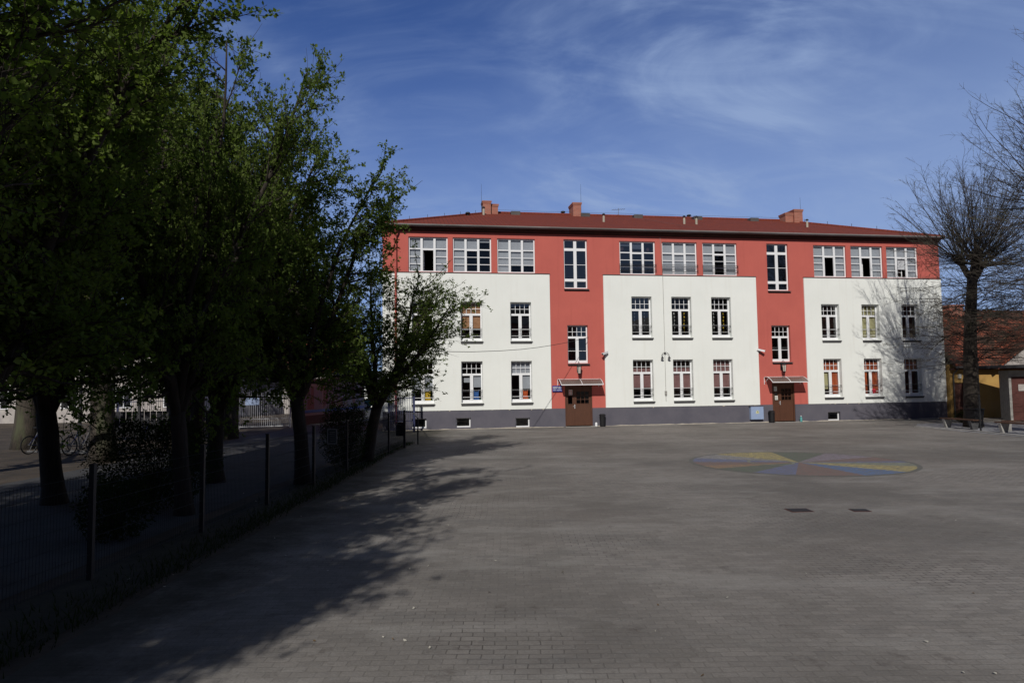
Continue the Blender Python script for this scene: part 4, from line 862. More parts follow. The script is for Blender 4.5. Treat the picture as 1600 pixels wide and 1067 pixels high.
def bicycle(loc, rz, lab):
    b = empty('bicycle', (*loc, 0), rz, label=lab, cat='bicycle', group='bicycles parked under the trees')
    for y in (-.52, .52):
        mb = MB(); mb.torus((0, y, .34), .32, .018, 24, 6); w = mb.build('wheel', M['rubber'], b)
        mb = MB(); mb.torus((0, y, .34), .295, .010, 24, 4); mb.lathe((0, y, .34), [(.02, -.04), (.02, .04)], 8, axis='x')
        for q in range(12): a = q*math.pi/6; mb.tube([(.0, y, .34), (0, y+.295*math.cos(a), .34+.295*math.sin(a))], .0025, 3, cap=False)
        mb.build('rim', M['dull'], w)
    mb = MB(); bb = (0, -.08, .3); st = (0, -.2, .82); hd = (0, .34, .82)
    for a, c in ((bb, st), (bb, (0, .36, .7)), (st, hd), (bb, (0, -.52, .34)), ((0, -.17, .72), (0, -.52, .34)), (hd, (0, .52, .34))): mb.tube([a, c], .016, 6)
    mb.build('frame', M['navy'], b)
    mb = MB(); mb.tube([st, (0, -.22, .95)], .013, 6); mb.add([(-.02, -.08, .97), (.02, -.08, .97), (.09, -.32, .98), (-.09, -.32, .98), (-.02, -.08, .93), (.02, -.08, .93), (.07, -.32, .93), (-.07, -.32, .93)], [(0, 1, 2, 3), (7, 6, 5, 4), (0, 4, 5, 1), (1, 5, 6, 2), (2, 6, 7, 3), (3, 7, 4, 0)]); mb.build('saddle', M['black'], b)
    mb = MB(); mb.tube([hd, (0, .31, 1.0)], .014, 6); mb.tube([(-.28, .2, 1.05), (-.2, .28, 1.02), (0, .33, 1.0), (.2, .28, 1.02), (.28, .2, 1.05)], .012, 6); mb.build('handlebar', M['dull'], b)
    mb = MB(); mb.lathe((.03, -.08, .3), [(.09, 0), (.09, .006)], 16, axis='x'); mb.tube([(-.06, -.08, .3), (-.06, -.02, .15)], .01, 5); mb.tube([(.06, -.08, .3), (.06, -.14, .45)], .01, 5); mb.build('crank', M['dull'], b)
    return b
bk = bicycle((-17.4, 25.4), R(-15), 'bicycle at the left end of the steel rack under the trees')
for loc, rz, lab in (((-16.5, 25.1), R(-24), 'bicycle in the middle of the steel rack under the trees'), ((-15.5, 24.7), R(-12), 'bicycle at the right end of the steel rack, nearest the big trunk'),
                     ((-16.2, 30.2), R(8), 'bicycle at the left inside the dark shelter'), ((-15.2, 30.1), R(-6), 'bicycle in the middle inside the dark shelter'), ((-14.3, 30.2), R(10), 'bicycle at the right inside the dark shelter')):
    c = copy_tree(bk); c.location = (*loc, 0); c.rotation_euler.z = rz; c['label'] = lab

# ------------------------------------------------------------------ right side
yx, yy = fw(31.93, -.25)
yh = empty('ochre_house', (yx, yy, 0), TH, label='low ochre outbuilding with an orange tiled roof right of the school', cat='building')
mb = MB(); mb.box(0, .25, 0, 7, -.1, 3.2); mb.box(.25, .4, 0.15, 7, -.1, 3.2); mb.box(.4, 1.15, .15, 7, -.1, 3.2); mb.box(1.15, 16, 0, 7, -.1, 3.2); mb.box(.25, 1.15, 0, .15, 2.1, 3.2); mb.build('wall', M['yellow'], yh)
mb = MB(); mb.box(.27, 1.13, .10, .14, 0, 2.08); mb.build('door', M['brown_under'], yh)
mb = MB(); s_ = 3.45/4.0
mb.add([(-.02, -.5, 3.0), (16.4, -.5, 3.0), (16.4, 4, 6.75), (-.02, 4, 6.75), (-.02, -.5, 3.14), (16.4, -.5, 3.14), (16.4, 4, 6.89), (-.02, 4, 6.89)], [(0, 3, 2, 1), (4, 5, 6, 7), (0, 1, 5, 4), (1, 2, 6, 5), (2, 3, 7, 6), (3, 0, 4, 7)])
mb.add([(-.02, 8.5, 3.0), (16.4, 8.5, 3.0), (16.4, 4, 6.75), (-.02, 4, 6.75)], [(0, 1, 2, 3)])
yr_ = mb.build('roof', M['old_tile'], yh)
mb = MB(); mb.box(3.3, 4.3, 3.4, 4.2, 5.8, 7.05); mb.box(3.24, 4.36, 3.34, 4.26, 7.05, 7.18); mb.build('chimney', M['brick'], yr_)
mb = MB(); mb.tube([(0, -.55, 3.0), (16, -.55, 3.0)], .07, 8); mb.tube([(.18, -.52, 2.95), (.18, -.1, 2.6), (.18, -.07, 0)], .04, 8); mb.build('gutter', M['zinc_dark'], yh)
mb = MB(); mb.box(0, 16, -.35, -.02, 2.86, 2.95); mb.build('eaves_board', M['brown_under'], yh)
mb = MB(); mb.box(.55, .7, -.12, 0, 2.35, 2.6); mb.build('wall_light', M['p_white'], yh)
mb = MB(); ga0, ga1, gz, ap = 2.9, 10.3, 3.02, 5.45; gm = (ga0+ga1)/2
mb.add([(ga0, -.56, gz), (ga1, -.56, gz), (gm, -.56, ap), (ga0, 1.2, gz), (ga1, 1.2, gz), (gm, 3.4, ap)], [(0, 1, 2), (0, 3, 4, 1)]); gw = mb.build('gable', M['pale'], yh)
for a, b in ((ga0-.25, gm), (ga1+.25, gm)):
    k_ = (ap-gz)/(gm-ga0); za, zb = gz-.25*k_, ap+.02; mb = MB(); mb.add([(a, -.7, za), (a, 1.6, za), (b, 3.6, zb), (b, -.7, zb), (a, -.7, za+.12), (a, 1.6, za+.12), (b, 3.6, zb+.12), (b, -.7, zb+.12)], [(0, 1, 2, 3), (7, 6, 5, 4), (0, 4, 5, 1), (1, 5, 6, 2), (2, 6, 7, 3), (3, 7, 4, 0)]); mb.build('gable_roof', M['old_tile'], yh)
mb = MB(); mb.box(5.7, 6.6, -.6, -.563, 3.7, 4.6); f = mb.build('window', M['white'], gw); mb = MB(); mb.box(5.77, 6.53, -.61, -.601, 3.77, 4.53); mb.build('pane', M['black'], f)
ga = empty('garage', (27.4, 37.8, 0), -.28, label='flat roofed garage with maroon plank doors and grey fascia at the right edge', cat='garage')
mb = MB(); mb.box(0, 8, .12, 1.3, -.1, 2.75); mb.box(0, 8, .0, .12, 2.42, 2.75); mb.box(0, .12, 0, .12, -.1, 2.42); mb.build('wall', M['concrete'], ga)
mb = MB(); mb.add([(-1.3, -.9, 2.86), (8.3, -.9, 2.95), (8.3, 1.5, 3.0), (-1.3, 1.5, 2.9), (-1.3, -.9, 3.0), (8.3, -.9, 3.2), (8.3, 1.5, 3.2), (-1.3, 1.5, 3.05)], [(0, 3, 2, 1), (4, 5, 6, 7), (0, 1, 5, 4), (1, 2, 6, 5), (2, 3, 7, 6), (3, 0, 4, 7)]); mb.build('roof', M['felt'], ga)
for a in (.12, 3.0, 5.9):
    mb = MB(); n_ = 16
    for q in range(n_): mb.box(a+.02, a+2.7, .06+.004*(q % 2), .11, .02+q*.148, .02+q*.148+.14)
    d_ = mb.build('door', M['maroon'], ga)
    mb = MB(); mb.box(a+1.3, a+1.36, .02, .06, 1.0, 1.2); mb.build('handle', M['silver'], d_)
mb = MB(); mb.box(.45, 2.3, .02, .055, 1.62, 1.98); mb.build('blank_board', M['pale'], ga)
def bench(x, y, rz, L_, lab):
    b = empty('park_bench', (x, y, 0), rz, label=lab, cat='bench', group='low wooden benches along the kerb')
    mb = MB()
    for q in range(3): mb.box(-L_/2, L_/2, -.2+q*.14, -.2+q*.14+.12, .42, .47)
    mb.build('seat', M['plank'], b, bevel=.006)
    for sx in (-1, 1):
        mb = MB(); X = sx*(L_/2-.25); mb.add([(X-.08, -.10, 0), (X+.08, -.10, 0), (X+.08, .12, 0), (X-.08, .12, 0), (X-.08, -.21, .42), (X+.08, -.21, .42), (X+.08, .23, .42), (X-.08, .23, .42)], [(0, 3, 2, 1), (4, 5, 6, 7), (0, 1, 5, 4), (1, 2, 6, 5), (2, 3, 7, 6), (3, 0, 4, 7)])
        mb.build('leg', M['sill' if sx > 0 else 'concrete'], b, bevel=.01)
    return b
bench(20.75, 31.9, R(-86), 2.2, 'low wooden bench left of the bare tree, nearest the school corner')
bench(20.85, 28.2, R(-84), 2.3, 'low wooden bench right of the thin post, in front of the ochre wall')
bench(22.4, 29.6, R(-30), 2.2, 'low wooden bench behind the others near the garage, at the right edge')
po = empty('sign_post', (20.2, 29.7, 0), 0, label='thin black upright post between the two benches at the kerb', cat='post')
mb = MB(); mb.tube([(0, 0, 0), (0, 0, 1.55)], .035, 8); mb.build('pole', M['black'], po); mb = MB(); mb.lathe((0, 0, 1.55), [(.045, 0), (.04, .04), (.01, .06)], 8); mb.build('cap', M['black'], po)
rb = empty('refuse_bin', (21.75, 32.35, 0), .2, label='dark blue refuse bin standing against the bare tree trunk by the bench', cat='bin')
mb = MB(); mb.add([(-.2, -.22, 0), (.2, -.22, 0), (.2, .22, 0), (-.2, .22, 0), (-.26, -.3, .85), (.26, -.3, .85), (.26, .3, .85), (-.26, .3, .85)], [(0, 3, 2, 1), (4, 5, 6, 7), (0, 1, 5, 4), (1, 2, 6, 5), (2, 3, 7, 6), (3, 0, 4, 7)]); mb.build('bin_body', M['black'], rb, bevel=.02)
mb = MB(); mb.box(-.28, .28, -.33, .32, .855, .91); mb.build('lid', M['black'], rb, bevel=.02)

# ------------------------------------------------------------------ painted circle on the paving
def faded(name, c):
    m = mat(name, c, .85, tuple(v*.75 for v in c), scale=3); t = m.node_tree; L = t.links; p = t.nodes['Principled BSDF']
    src = p.inputs['Base Color'].links[0].from_socket; co = t.nodes.new('ShaderNodeTexCoord'); n = t.nodes.new('ShaderNodeTexNoise'); n.inputs['Scale'].default_value = 7; n.inputs['Detail'].default_value = 9; n.inputs['Roughness'].default_value = .75
    L.new(co.outputs['Object'], n.inputs['Vector']); b = t.nodes.new('ShaderNodeTexBrick'); b.inputs['Scale'].default_value = 1
    for k, v in (('Brick Width', .2), ('Row Height', .1), ('Mortar Size', .008)): b.inputs[k].default_value = v
    L.new(co.outputs['Object'], b.inputs['Vector'])
    r = t.nodes.new('ShaderNodeMapRange'); r.inputs['From Min'].default_value = .44; r.inputs['From Max'].default_value = .62; r.inputs['To Min'].default_value = .30; r.inputs['To Max'].default_value = .97; L.new(n.outputs['Fac'], r.inputs['Value'])
    mm = t.nodes.new('ShaderNodeMath'); mm.operation = 'MAXIMUM'; L.new(r.outputs[0], mm.inputs[0]); L.new(b.outputs['Fac'], mm.inputs[1])
    x = t.nodes.new('ShaderNodeMixRGB'); x.inputs[2].default_value = (.16, .15, .14, 1); L.new(mm.outputs[0], x.inputs[0]); L.new(src, x.inputs[1]); L.new(x.outputs[0], p.inputs['Base Color']); return m
PC = dict(y=(.66, .55, .18), g=(.09, .15, .09), l=(.36, .30, .40), b=(.15, .20, .44), r=(.28, .15, .13), pg=(.33, .38, .28), bb=(.08, .22, .52), o=(.46, .26, .12), w=(.42, .42, .44), gr=(.13, .15, .13))
keys = list(PC); mats_ = [faded('faded_paint_'+k_, PC[k_]) for k_ in keys]
pc = MB(); RC = 3.0
secs = [(0, 22, 'r'), (22, 52, 'l'), (52, 84, 'g'), (84, 124, 'y'), (124, 150, 'w'), (150, 172, 'b'), (172, 190, 'r'), (190, 204, 'o'), (204, 226, 'g'), (226, 246, 'b'), (246, 278, 'r'), (278, 306, 'bb'), (306, 334, 'y'), (334, 352, 'pg'), (352, 360, 'b')]
def arc(r0, r1, a0, a1, k_, z):
    n_ = max(2, int((a1-a0)/4)); vs = []
    for q in range(n_+1):
        a = R(a0+(a1-a0)*q/n_); vs += [(r0*math.cos(a), r0*math.sin(a), z), (r1*math.cos(a), r1*math.sin(a), z)]
    pc.add(vs, [(2*q, 2*q+1, 2*q+3, 2*q+2) for q in range(n_)], keys.index(k_))
for a0, a1, k_ in secs: arc(.0 if False else .02, RC-.12, a0, a1, k_, 0)
arc(RC-.118, RC, 0, 360, 'gr', 0)
# smaller ring left of the middle
vs = []; 
for q in range(25):
    a = 2*math.pi*q/24; vs += [(-.75+.62*math.cos(a), .1+.75*math.sin(a), .003), (-.75+.54*math.cos(a), .1+.66*math.sin(a), .003)]
pc.add(vs, [(2*q, 2*q+1, 2*q+3, 2*q+2) for q in range(24)], keys.index('pg'))
o = pc.build('painted_circle', mats_); o.location = (8.03, 19.42, .004); tag(o, 'faded multicoloured circle of wedges painted on the courtyard paving', 'ground marking')
def manhole(x, y, s, rz, lab, nm):
    h = empty(nm, (x, y, 0), rz, label=lab, cat='manhole cover')
    mb = MB(); mb.box(-s, s, -s*.8, s*.8, -.02, .006); mb.build('frame', M['maroon'], h)
    mb = MB()
    for q in range(7): mb.box(-s*.88, s*.88, -s*.7+q*s*.2, -s*.7+q*s*.2+s*.13, .006, .012)
    mb.build('grate', M['dark_metal'], h)
manhole(5.02, 12.2, .20, .05, 'rusty square drain grate in the paving, left of the other cover', 'drain_grate')
manhole(6.05, 12.12, .15, -.05, 'smaller rusty drain grate in the paving, right of the other', 'drain_grate')
# scattered litter and small sticks
lm = MB(); rr = random.Random(3)
for q in range(150):
    y = 4.5+ (rr.random()**1.6)*26; x = rr.uniform(-1, 1)*y*.72+1; s_ = rr.uniform(.008, .03); a = rr.uniform(0, 6.28)
    lm.add([(x+s_*math.cos(a+t)*(1 if t_ % 2 else .5), y+s_*math.sin(a+t)*(1 if t_ % 2 else .5), .006+.004*t_) for t_, t in enumerate((0, 1.6, 3.1, 4.7))], [(0, 1, 2, 3)], q % 5 == 0 and 1 or 0)
o = lm.build('scattered_debris', [mat('pale_scraps', (.5, .48, .42), .8), mat('dead_leaves', (.14, .09, .04), .9)]); tag(o, 'tiny pale scraps and dead leaves scattered over the paving', 'debris', kind='stuff')

# ------------------------------------------------------------------ trees
def frame_dir(d, ang, az_):
    d = d.normalized(); u = d.cross(Vector((0, 0, 1)));  u = u.normalized() if u.length > .05 else Vector((1, 0, 0)); v = d.cross(u)
    return (d*math.cos(ang) + (u*math.cos(az_) + v*math.sin(az_))*math.sin(ang)).normalized()
def path(rng, p, d, L_, n, wob, up):
    pts = [p.copy()]; d = d.copy()
    for i in range(n):
        d = (d + Vector((rng.gauss(0, wob), rng.gauss(0, wob), rng.gauss(0, wob)+up))).normalized(); p = p + d*(L_/n); pts.append(p.copy())
    return pts
def at_(pts, f):
    f *= len(pts)-1; i = min(int(f), len(pts)-2); return pts[i].lerp(pts[i+1], f-i), (pts[i+1]-pts[i]).normalized()
class Leaves:
    def __init__(s, rng): s.P = []; s.D = []; s.rng = rng
    def on(s, pts, n, spread, f0=.1):
        for _ in range(max(1, round(n*1.25/5))):      # leaves sit in little rosettes along the twig
            p, d = at_(pts, s.rng.uniform(f0, 1)); p = p + Vector((s.rng.gauss(0, spread*.5), s.rng.gauss(0, spread*.5), s.rng.gauss(0, spread*.5)))
            for _k in range(5):
                q = Vector((s.rng.gauss(0, 1), s.rng.gauss(0, 1), s.rng.gauss(0, 1))).normalized()
                s.P.append(p + q*spread*.6*s.rng.random()); s.D.append(q + d*.3)
    def build(s, name, size, m, parent, seed=1):
        n = len(s.P); g_ = np.random.default_rng(seed); P_ = np.array([tuple(p) for p in s.P]); D_ = np.array([tuple(d) for d in s.D])
        a = D_ + g_.normal(0, .8, (n, 3)); a[:, 2] -= .1; a /= np.linalg.norm(a, axis=1)[:, None]
        b = np.cross(a, g_.normal(0, 1, (n, 3)) + np.array([0, 0, 1.2])); b /= np.linalg.norm(b, axis=1)[:, None]; c = np.cross(a, b)
        sz = (size*g_.uniform(.6, 1.3, n))[:, None]
        v = np.stack([P_, P_+a*sz*.5+b*sz*.33+c*sz*.06, P_+a*sz, P_+a*sz*.5-b*sz*.33+c*sz*.06], 1).reshape(-1, 3)
        me = bpy.data.meshes.new(name); me.vertices.add(4*n); me.vertices.foreach_set('co', v.ravel().astype(np.float32))
        me.loops.add(4*n); me.loops.foreach_set('vertex_index', np.arange(4*n, dtype=np.int32)); me.polygons.add(n)
        me.polygons.foreach_set('loop_start', np.arange(0, 4*n, 4, dtype=np.int32)); me.polygons.foreach_set('loop_total', np.full(n, 4, np.int32)); me.update(calc_edges=True)
        me.materials.append(m); o = bpy.data.objects.new(name, me); COL.objects.link(o); o.parent = parent; return o
def taper(r0, r1, n): return [r0+(r1-r0)*i/n for i in range(n+1)]

def leafy_tree(seed, H=7.8, lean=(0, 0), r0=.17, fork=2.05, spread=1.75, lo=(.22, .58), limbs=9, dens=1.0, leafm='leaf', lsize=.066, bark='bark', subs=19, twigs=13, lpt=22, leaders=26, ll=(1.1, 2.1), low_=-.12):
    rng = random.Random(seed); t = empty('hornbeam_tree'); wood = MB(); tw = MB(); lv = Leaves(rng)
    tp = path(rng, Vector((0, 0, -.1)), Vector((lean[0], lean[1], 1)).normalized(), fork+.1, 5, .05, 0)
    wood.tube(tp, [r0*1.45, r0*1.1, r0, r0*.95, r0*.95, r0*.9], 10)
    top = tp[-1]; a0 = rng.uniform(0, 6.28)
    limbp = []
    for i in range(limbs):
        az_ = a0 + i*2*math.pi/limbs*1.0 + rng.uniform(-.3, .3); out = rng.uniform(*lo) if i else .12
        d = Vector((math.cos(az_)*out+lean[0]*.5, math.sin(az_)*out+lean[1]*.5, 1)).normalized(); L_ = (H-fork)*rng.uniform(.8, 1.0)*(1 if out < .5 else .9)
        lp = path(rng, top+Vector((0, 0, -.15*rng.random())), d, L_, 9, .09, .02); rl_ = r0*rng.uniform(.5, .72)
        wood.tube(lp, taper(rl_, .015, 9), 7); limbp.append(lp)
        for j in range(subs):
            f = .06 + .9*(j+rng.random())/subs; p, dd = at_(lp, f); az2 = rng.uniform(0, 6.28)
            o_ = Vector((math.cos(az_+rng.gauss(0, 1.1)), math.sin(az_+rng.gauss(0, 1.1)), rng.uniform(low_ if f < .35 else .0, .7))).normalized()
            L2 = spread*(.98-.5*f)*rng.uniform(.6, 1.05); sp_ = path(rng, p, o_, L2, 6, .12, .05)
            wood.tube(sp_, taper(max(.012, rl_*.38*(1-f*.6)), .006, 6), 5)
            for k_ in range(twigs):
                f2 = .15+.85*(k_+rng.random())/twigs; q, dq = at_(sp_, min(f2, .99)); dt = frame_dir(dq, rng.uniform(.4, 1.1), rng.uniform(0, 6.28)); dt.z += .15
                L3 = rng.uniform(.35, .95)*(1.1-.3*f2); tp_ = path(rng, q, dt.normalized(), L3, 3, .14, .04)
                tw.tube(tp_, taper(.006, .0025, 3), 3, cap=False); lv.on(tp_, int(lpt*dens*rng.uniform(.6, 1.4)), .055)
                if rng.random() < .5:
                    q2, d2 = at_(tp_, .5); t2 = path(rng, q2, frame_dir(d2, .8, rng.uniform(0, 6.28)), .4, 2, .1, .03); tw.tube(t2, taper(.004, .002, 2), 3, cap=False); lv.on(t2, int(lpt*dens*.6), .045)
    for i in range(leaders):     # long leafy shoots breaking the outline
        lb = rng.choice(limbp); p, _d = at_(lb, rng.uniform(.25, .98)); v_ = p-top; az_ = math.atan2(v_.y, v_.x)+rng.gauss(0, .6)
        lp = path(rng, p, Vector((math.cos(az_), math.sin(az_), rng.uniform(.35, 1.0))).normalized(), rng.uniform(*ll), 7, .07, .03); wood.tube(lp, taper(.016, .004, 7), 4)
        lv.on(lp, int(90*dens), .05, .1)
        for k_ in range(9):
            q, dq = at_(lp, .1+.8*rng.random()); t2 = path(rng, q, frame_dir(dq, .6, rng.uniform(0, 6.28)), rng.uniform(.15, .4), 2, .08, .02); tw.tube(t2, taper(.004, .002, 2), 3, cap=False); lv.on(t2, int(9*dens), .04)
    wood.build('trunk', M[bark], t, smooth=True); c = lv.build('crown', lsize, M[leafm], t, seed); tw.build('twigs', M[bark], c)
    return t
def place(src, loc, rz, sc, lab, name=None, cat='tree', group=None, first=False):
    o = src if first else copy_tree(src); o.location = (*loc, 0); o.rotation_euler = (0, 0, rz); o.scale = (sc,)*3 if isinstance(sc, (int, float)) else sc
    if name: o.name = name
    tag(o, lab, cat, group); return o
grp = 'leafy trees in a row along the mesh fence'
A_ = leafy_tree(11); Bt = leafy_tree(23, H=7.7, lean=(.16, .02), dens=.62, leaders=50, ll=(1.2, 2.4), spread=1.7, lo=(.3, .66)); Ct = leafy_tree(37, H=8.4, fork=1.6, low_=-.42, spread=1.9, lean=(.06, .1))
place(Bt, (-4.55, 21.2), -.5, (1.05, 1.05, .84), 'leafy forked tree last in the fence row, overlapping the left end of the school', group=grp, first=True)
place(A_, (-5.0, 16.4), .9, 1.0, 'leafy tree with a Y shaped fork, second from the school in the fence row', group=grp, first=True)
place(Ct, (-6.0, 12.6), 1.7, (.86, .86, 1.16), 'leafy leaning tree in the fence row between the round shrub and the forked tree', group=grp, first=True)
place(A_, (-6.9, 8.6), 3.6, 1.05, 'leafy tree with a thick dark trunk at the left edge of the photograph', group=grp)
place(Bt, (-5.2, 4.3), 2.4, 1.05, 'leafy tree at the left edge casting the nearest shadow on the paving', group=grp)
for i, (x, y, s_, r_) in enumerate(((-5.6, .2, 1.0, .6), (-7.4, -3.9, 1.1, 4.2), (-7.6, -8, 1.1, 2.9))):
    place((A_, Ct, Bt)[i], (x, y), r_, s_, ('leafy tree of the fence row just beside the camera', 'leafy tree of the fence row behind the camera, second to last', 'leafy tree of the fence row farthest behind the camera')[i], group=grp)
# old trees of the second row, budding
def old_tree(seed, H=16, r0=.36, name='old_tree', dens=.55, leafm='leaf_y', lsize=.07, limbs=9, subs=12, twigs=11):
    rng = random.Random(seed); t = empty(name); wood = MB(); tw = MB(); lv = Leaves(rng); fork = 4.0
    tp = path(rng, Vector((0, 0, -.1)), Vector((rng.uniform(-.04, .04), 0, 1)), H*.72, 10, .035, .02); wood.tube(tp, [r0*1.3]+taper(r0, .07, 9), 12)
    for i in range(limbs*2):
        f = .24 + .74*i/(limbs*2); p, dd = at_(tp, f); az_ = i*2.4+rng.uniform(-.4, .4); d = Vector((math.cos(az_), math.sin(az_), rng.uniform(.35, 1.1)+.6*f)).normalized()
        L_ = H*.40*(1.12-.65*f)*rng.uniform(.8, 1.1); lp = path(rng, p, d, L_, 8, .09, .05); rl_ = r0*.42*(1.15-f); wood.tube(lp, taper(rl_, .015, 8), 7)
        for j in range(subs):
            f2 = .12+.86*(j+rng.random())/subs; q, dq = at_(lp, f2); sp_ = path(rng, q, frame_dir(dq, rng.uniform(.5, 1.0), rng.uniform(0, 6.28)), L_*.42*(1.1-.6*f2)*rng.uniform(.6, 1.1), 5, .12, .06)
            wood.tube(sp_, taper(.02, .006, 5), 4)
            for k_ in range(twigs):
                q2, d2 = at_(sp_, rng.uniform(.1, .99)); t2 = path(rng, q2, frame_dir(d2, rng.uniform(.3, .9), rng.uniform(0, 6.28)), rng.uniform(.4, 1.0), 3, .12, .05); tw.tube(t2, taper(.008, .003, 3), 3, cap=False); lv.on(t2, int(16*dens*rng.uniform(.5, 1.5)), .04)
                if rng.random() < .6: q3, d3 = at_(t2, .5); t3 = path(rng, q3, frame_dir(d3, .7, rng.uniform(0, 6.28)), .4, 2, .1, .03); tw.tube(t3, taper(.005, .002, 2), 3, cap=False); lv.on(t3, int(9*dens), .03)
    wood.build('trunk', M['bark_g'], t, smooth=True); c = lv.build('crown', lsize, M[leafm], t, seed); tw.build('twigs', M['bark_g'], c)
    return t
O1 = old_tree(5, H=15.5, dens=.8); O2 = old_tree(8, H=14, dens=1.1, r0=.42)
grp = 'big old trees standing in the yard behind the fence'
place(O1, (-13.3, 22.3), 0, 1, 'big budding old tree in front of the bicycle rack, left of the shelter', name='old_tree', group=grp, first=True)
place(O2, (-13.0, 26.8), .8, 1, 'big old tree with the thickest trunk, in front of the bicycle shelter', name='old_tree', group=grp, first=True)
place(O1, (-13.1, 31.7), 2.1, .95, 'big old tree standing before the silver gate', name='old_tree', group=grp)
place(O1, (-9.9, 20.8), 5.3, .92, 'budding old tree whose brownish twigs rise above the leafy row', name='old_tree', group=grp)
place(O1, (-15.5, 16.5), 4.1, 1, 'old tree farther back at the left edge, crown against the sky', name='old_tree', group=grp)
place(O2, (-11.5, 3.5), 5.1, 1.05, 'old tree beyond the left edge shading the yard', name='old_tree', group=grp)
place(O1, (-10.5, -5), 1.1, 1.05, 'old tree out of frame to the left shading the yard', name='old_tree', group=grp)
place(O2, (-19.5, 27.5), 3.3, 1.0, 'old tree behind the bicycle rack at the far left', name='old_tree', group=grp)
place(Ct, (-6.2, 2.4), .4, .98, 'leafy tree standing just left of the camera position, out of frame', group=grp)
place(A_, (-5.9, -1.7), 5.4, .92, 'leafy tree just behind the camera on its left, out of frame', group=grp)
grp = 'young leafy trees inside the yard'
for i, (x, y, s_, r_) in enumerate(((-9.3, 14.0, 1.15, 2.0), (-7.3, 16.9, 1.12, 3.4), (-9.0, 19.5, 1.1, 5.0), (-9.6, 8.0, 1.2, 1.0), (-8.8, 1.5, 1.25, 3.0))):
    place((Ct, Ct, A_, Bt, Ct)[i], (x, y), r_, s_, ('leafy tree in the yard between the wide shrub and the bicycle rack', 'tall leafy tree just behind the fence row, its top between the two largest row crowns', 'leafy tree in the yard in front of the thickest old trunk', 'leafy tree in the yard at the left edge, deep in the shade', 'leafy tree in the yard beyond the left edge beside the camera')[i], group=grp)
# clipped shrubs
def shrub(loc, r, h, lab, seed, name='clipped_shrub'):
    rng = random.Random(seed); s_ = empty(name, (*loc, 0), label=lab, cat='shrub'); lv = Leaves(rng); st = MB()
    for i in range(26):
        a = rng.uniform(0, 6.28); e_ = rng.uniform(.2, 1); st.tube(path(rng, Vector((0, 0, 0)), Vector((math.cos(a)*e_*.6*r/h*1.6, math.sin(a)*e_*.6*r/h*1.6, 1)).normalized(), h*.85, 4, .08, 0), taper(.014, .004, 4), 4)
    for i in range(int(9000*r*h)):
        a = rng.uniform(0, 6.28); f = rng.random()**.45; ph = rng.uniform(-1, 1); rr_ = r*f*math.sqrt(1-ph*ph*.8)*(1+.12*math.sin(a*5+ph*4))
        lv.P.append(Vector((rr_*math.cos(a), rr_*math.sin(a), h*.5+h*.5*ph*f**.3*(1+.05*math.sin(a*7))))); lv.D.append(Vector((math.cos(a), math.sin(a), ph)).normalized())
    c = lv.build('foliage', .045, M['leaf_d'], s_, seed); st.build('stem', M['bark'], s_); return s_
shrub((-4.95, 20.2), .72, 1.75, 'dark rounded shrub by the fence beside the last row tree', 1)
shrub((-6.1, 10.6), .55, .9, 'low dark round shrub behind the fence in the deep shade', 2)
shrub((-7.0, 13.4), 1.15, 1.7, 'wide dark shrub behind the fence left of the leaning tree', 3)
shrub((24.2, 36.6), .6, .7, 'small dark shrub at the foot of the ochre wall near the garage', 4)

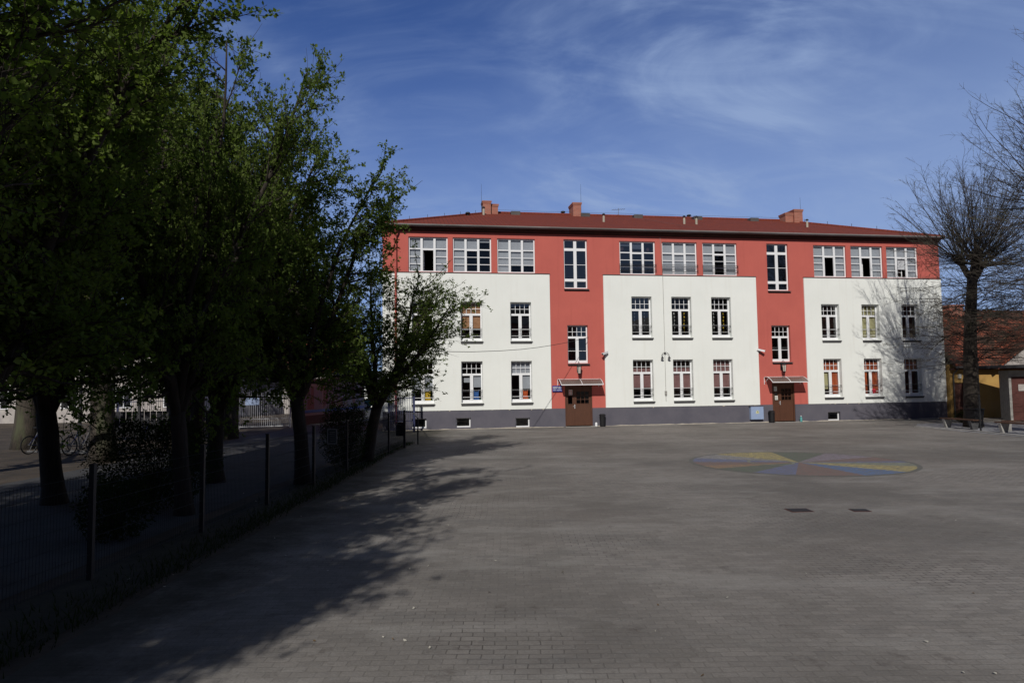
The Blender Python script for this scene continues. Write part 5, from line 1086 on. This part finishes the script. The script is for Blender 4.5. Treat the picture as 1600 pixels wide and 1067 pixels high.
# pollarded bare trees
def bare_tree(seed, H=13.4, trunk=7.0, r0=.34, name='bare_lime_tree', crown=3.4):
    rng = random.Random(seed); t = empty(name); wood = MB(); br = MB(); tw = MB()
    tp = path(rng, Vector((0, 0, -.1)), Vector((0, 0, 1)), trunk, 10, .02, .02); wood.tube(tp, [r0*1.35, r0*1.08]+taper(r0, r0*.62, 8), 12)
    top = tp[-1]; heads = []
    for i, (dx, dy, dz, L_) in enumerate(((-.6, .1, .8, .95), (.25, .2, 1, 1.0), (.05, -.4, 1, .7), (.75, -.1, .8, .8))):
        lp = path(rng, top-Vector((0, 0, .2)), Vector((dx, dy, dz)).normalized(), L_, 4, .06, .03); wood.tube(lp, taper(r0*.5, r0*.36, 4), 9); heads.append(lp[-1])
        wood.lathe(lp[-1]-Vector((0, 0, .12)), [(.05, 0), (r0*.5, .06), (r0*.55, .16), (r0*.35, .28), (.03, .32)], 9)
    def shoot(p, d, L_, r, lev=0, up=.035, nt_=11):
        lp = path(rng, p, d, L_, 8, .085, up); br.tube(lp, taper(r, .006, 8), 4 if lev == 0 else 3, cap=False)
        for k_ in range(nt_):
            f = .2+.8*(k_+rng.random())/nt_; q, dq = at_(lp, min(f, .99)); t2 = path(rng, q, frame_dir(dq, rng.uniform(.35, .8), rng.uniform(0, 6.28)), L_*.26*(1.2-.7*f)*rng.uniform(.6, 1.3), 4, .09, .03)
            tw.tube(t2, taper(.0055, .0028, 4), 3, cap=False)
            for _ in range(4):
                q3, d3 = at_(t2, rng.uniform(.2, .95)); tw.tube(path(rng, q3, frame_dir(d3, rng.uniform(.4, .9), rng.uniform(0, 6.28)), rng.uniform(.12, .38), 2, .08, .02), taper(.005, .0025, 2), 3, cap=False)
    for h in heads:
        for i in range(42):
            a = rng.uniform(0, 6.28); e_ = rng.uniform(-.3, 1.35); d = Vector((math.cos(a)*math.cos(e_), math.sin(a)*math.cos(e_), math.sin(e_))); d = (d + (h-top).normalized()*.35).normalized()
            shoot(h, d, (H-trunk)*rng.uniform(.5, .85)*(.55+.45*max(0, min(1, e_/1.0))), rng.uniform(.014, .03), 0, .025, 13)
    for i in range(165):      # long side shoots from the trunk
        z = trunk*rng.uniform(.42, 1.0); a = rng.uniform(0, 6.28); p, _ = at_(tp, z/trunk); p = p+Vector((math.cos(a), math.sin(a), 0))*r0*.5
        shoot(p, Vector((math.cos(a), math.sin(a), rng.uniform(-.25, .45))).normalized(), crown*rng.uniform(.5, 1.12), rng.uniform(.012, .026), 1, rng.choice((-.03, .0, .04)), 8)
    wood.build('trunk', M['bark'], t, smooth=True); c = br.build('branches', M['bark'], t, smooth=True); tw.build('twigs', M['bark_g'], c)
    return t
grp = 'bare pollarded trees by the ochre outbuilding'
T1 = bare_tree(4); place(T1, (22.1, 33.0), 0, (1.0, 1.0, 1.06), 'bare pollarded tree between the school corner and the ochre outbuilding', name='bare_lime_tree', group=grp, first=True)
T2 = bare_tree(9, H=15.0, trunk=7.6, r0=.4, crown=4.4); place(T2, (21.9, 25.8), 2.0, 1.1, 'taller bare tree at the right edge, its branches reaching into the sky', name='bare_lime_tree', group=grp, first=True)
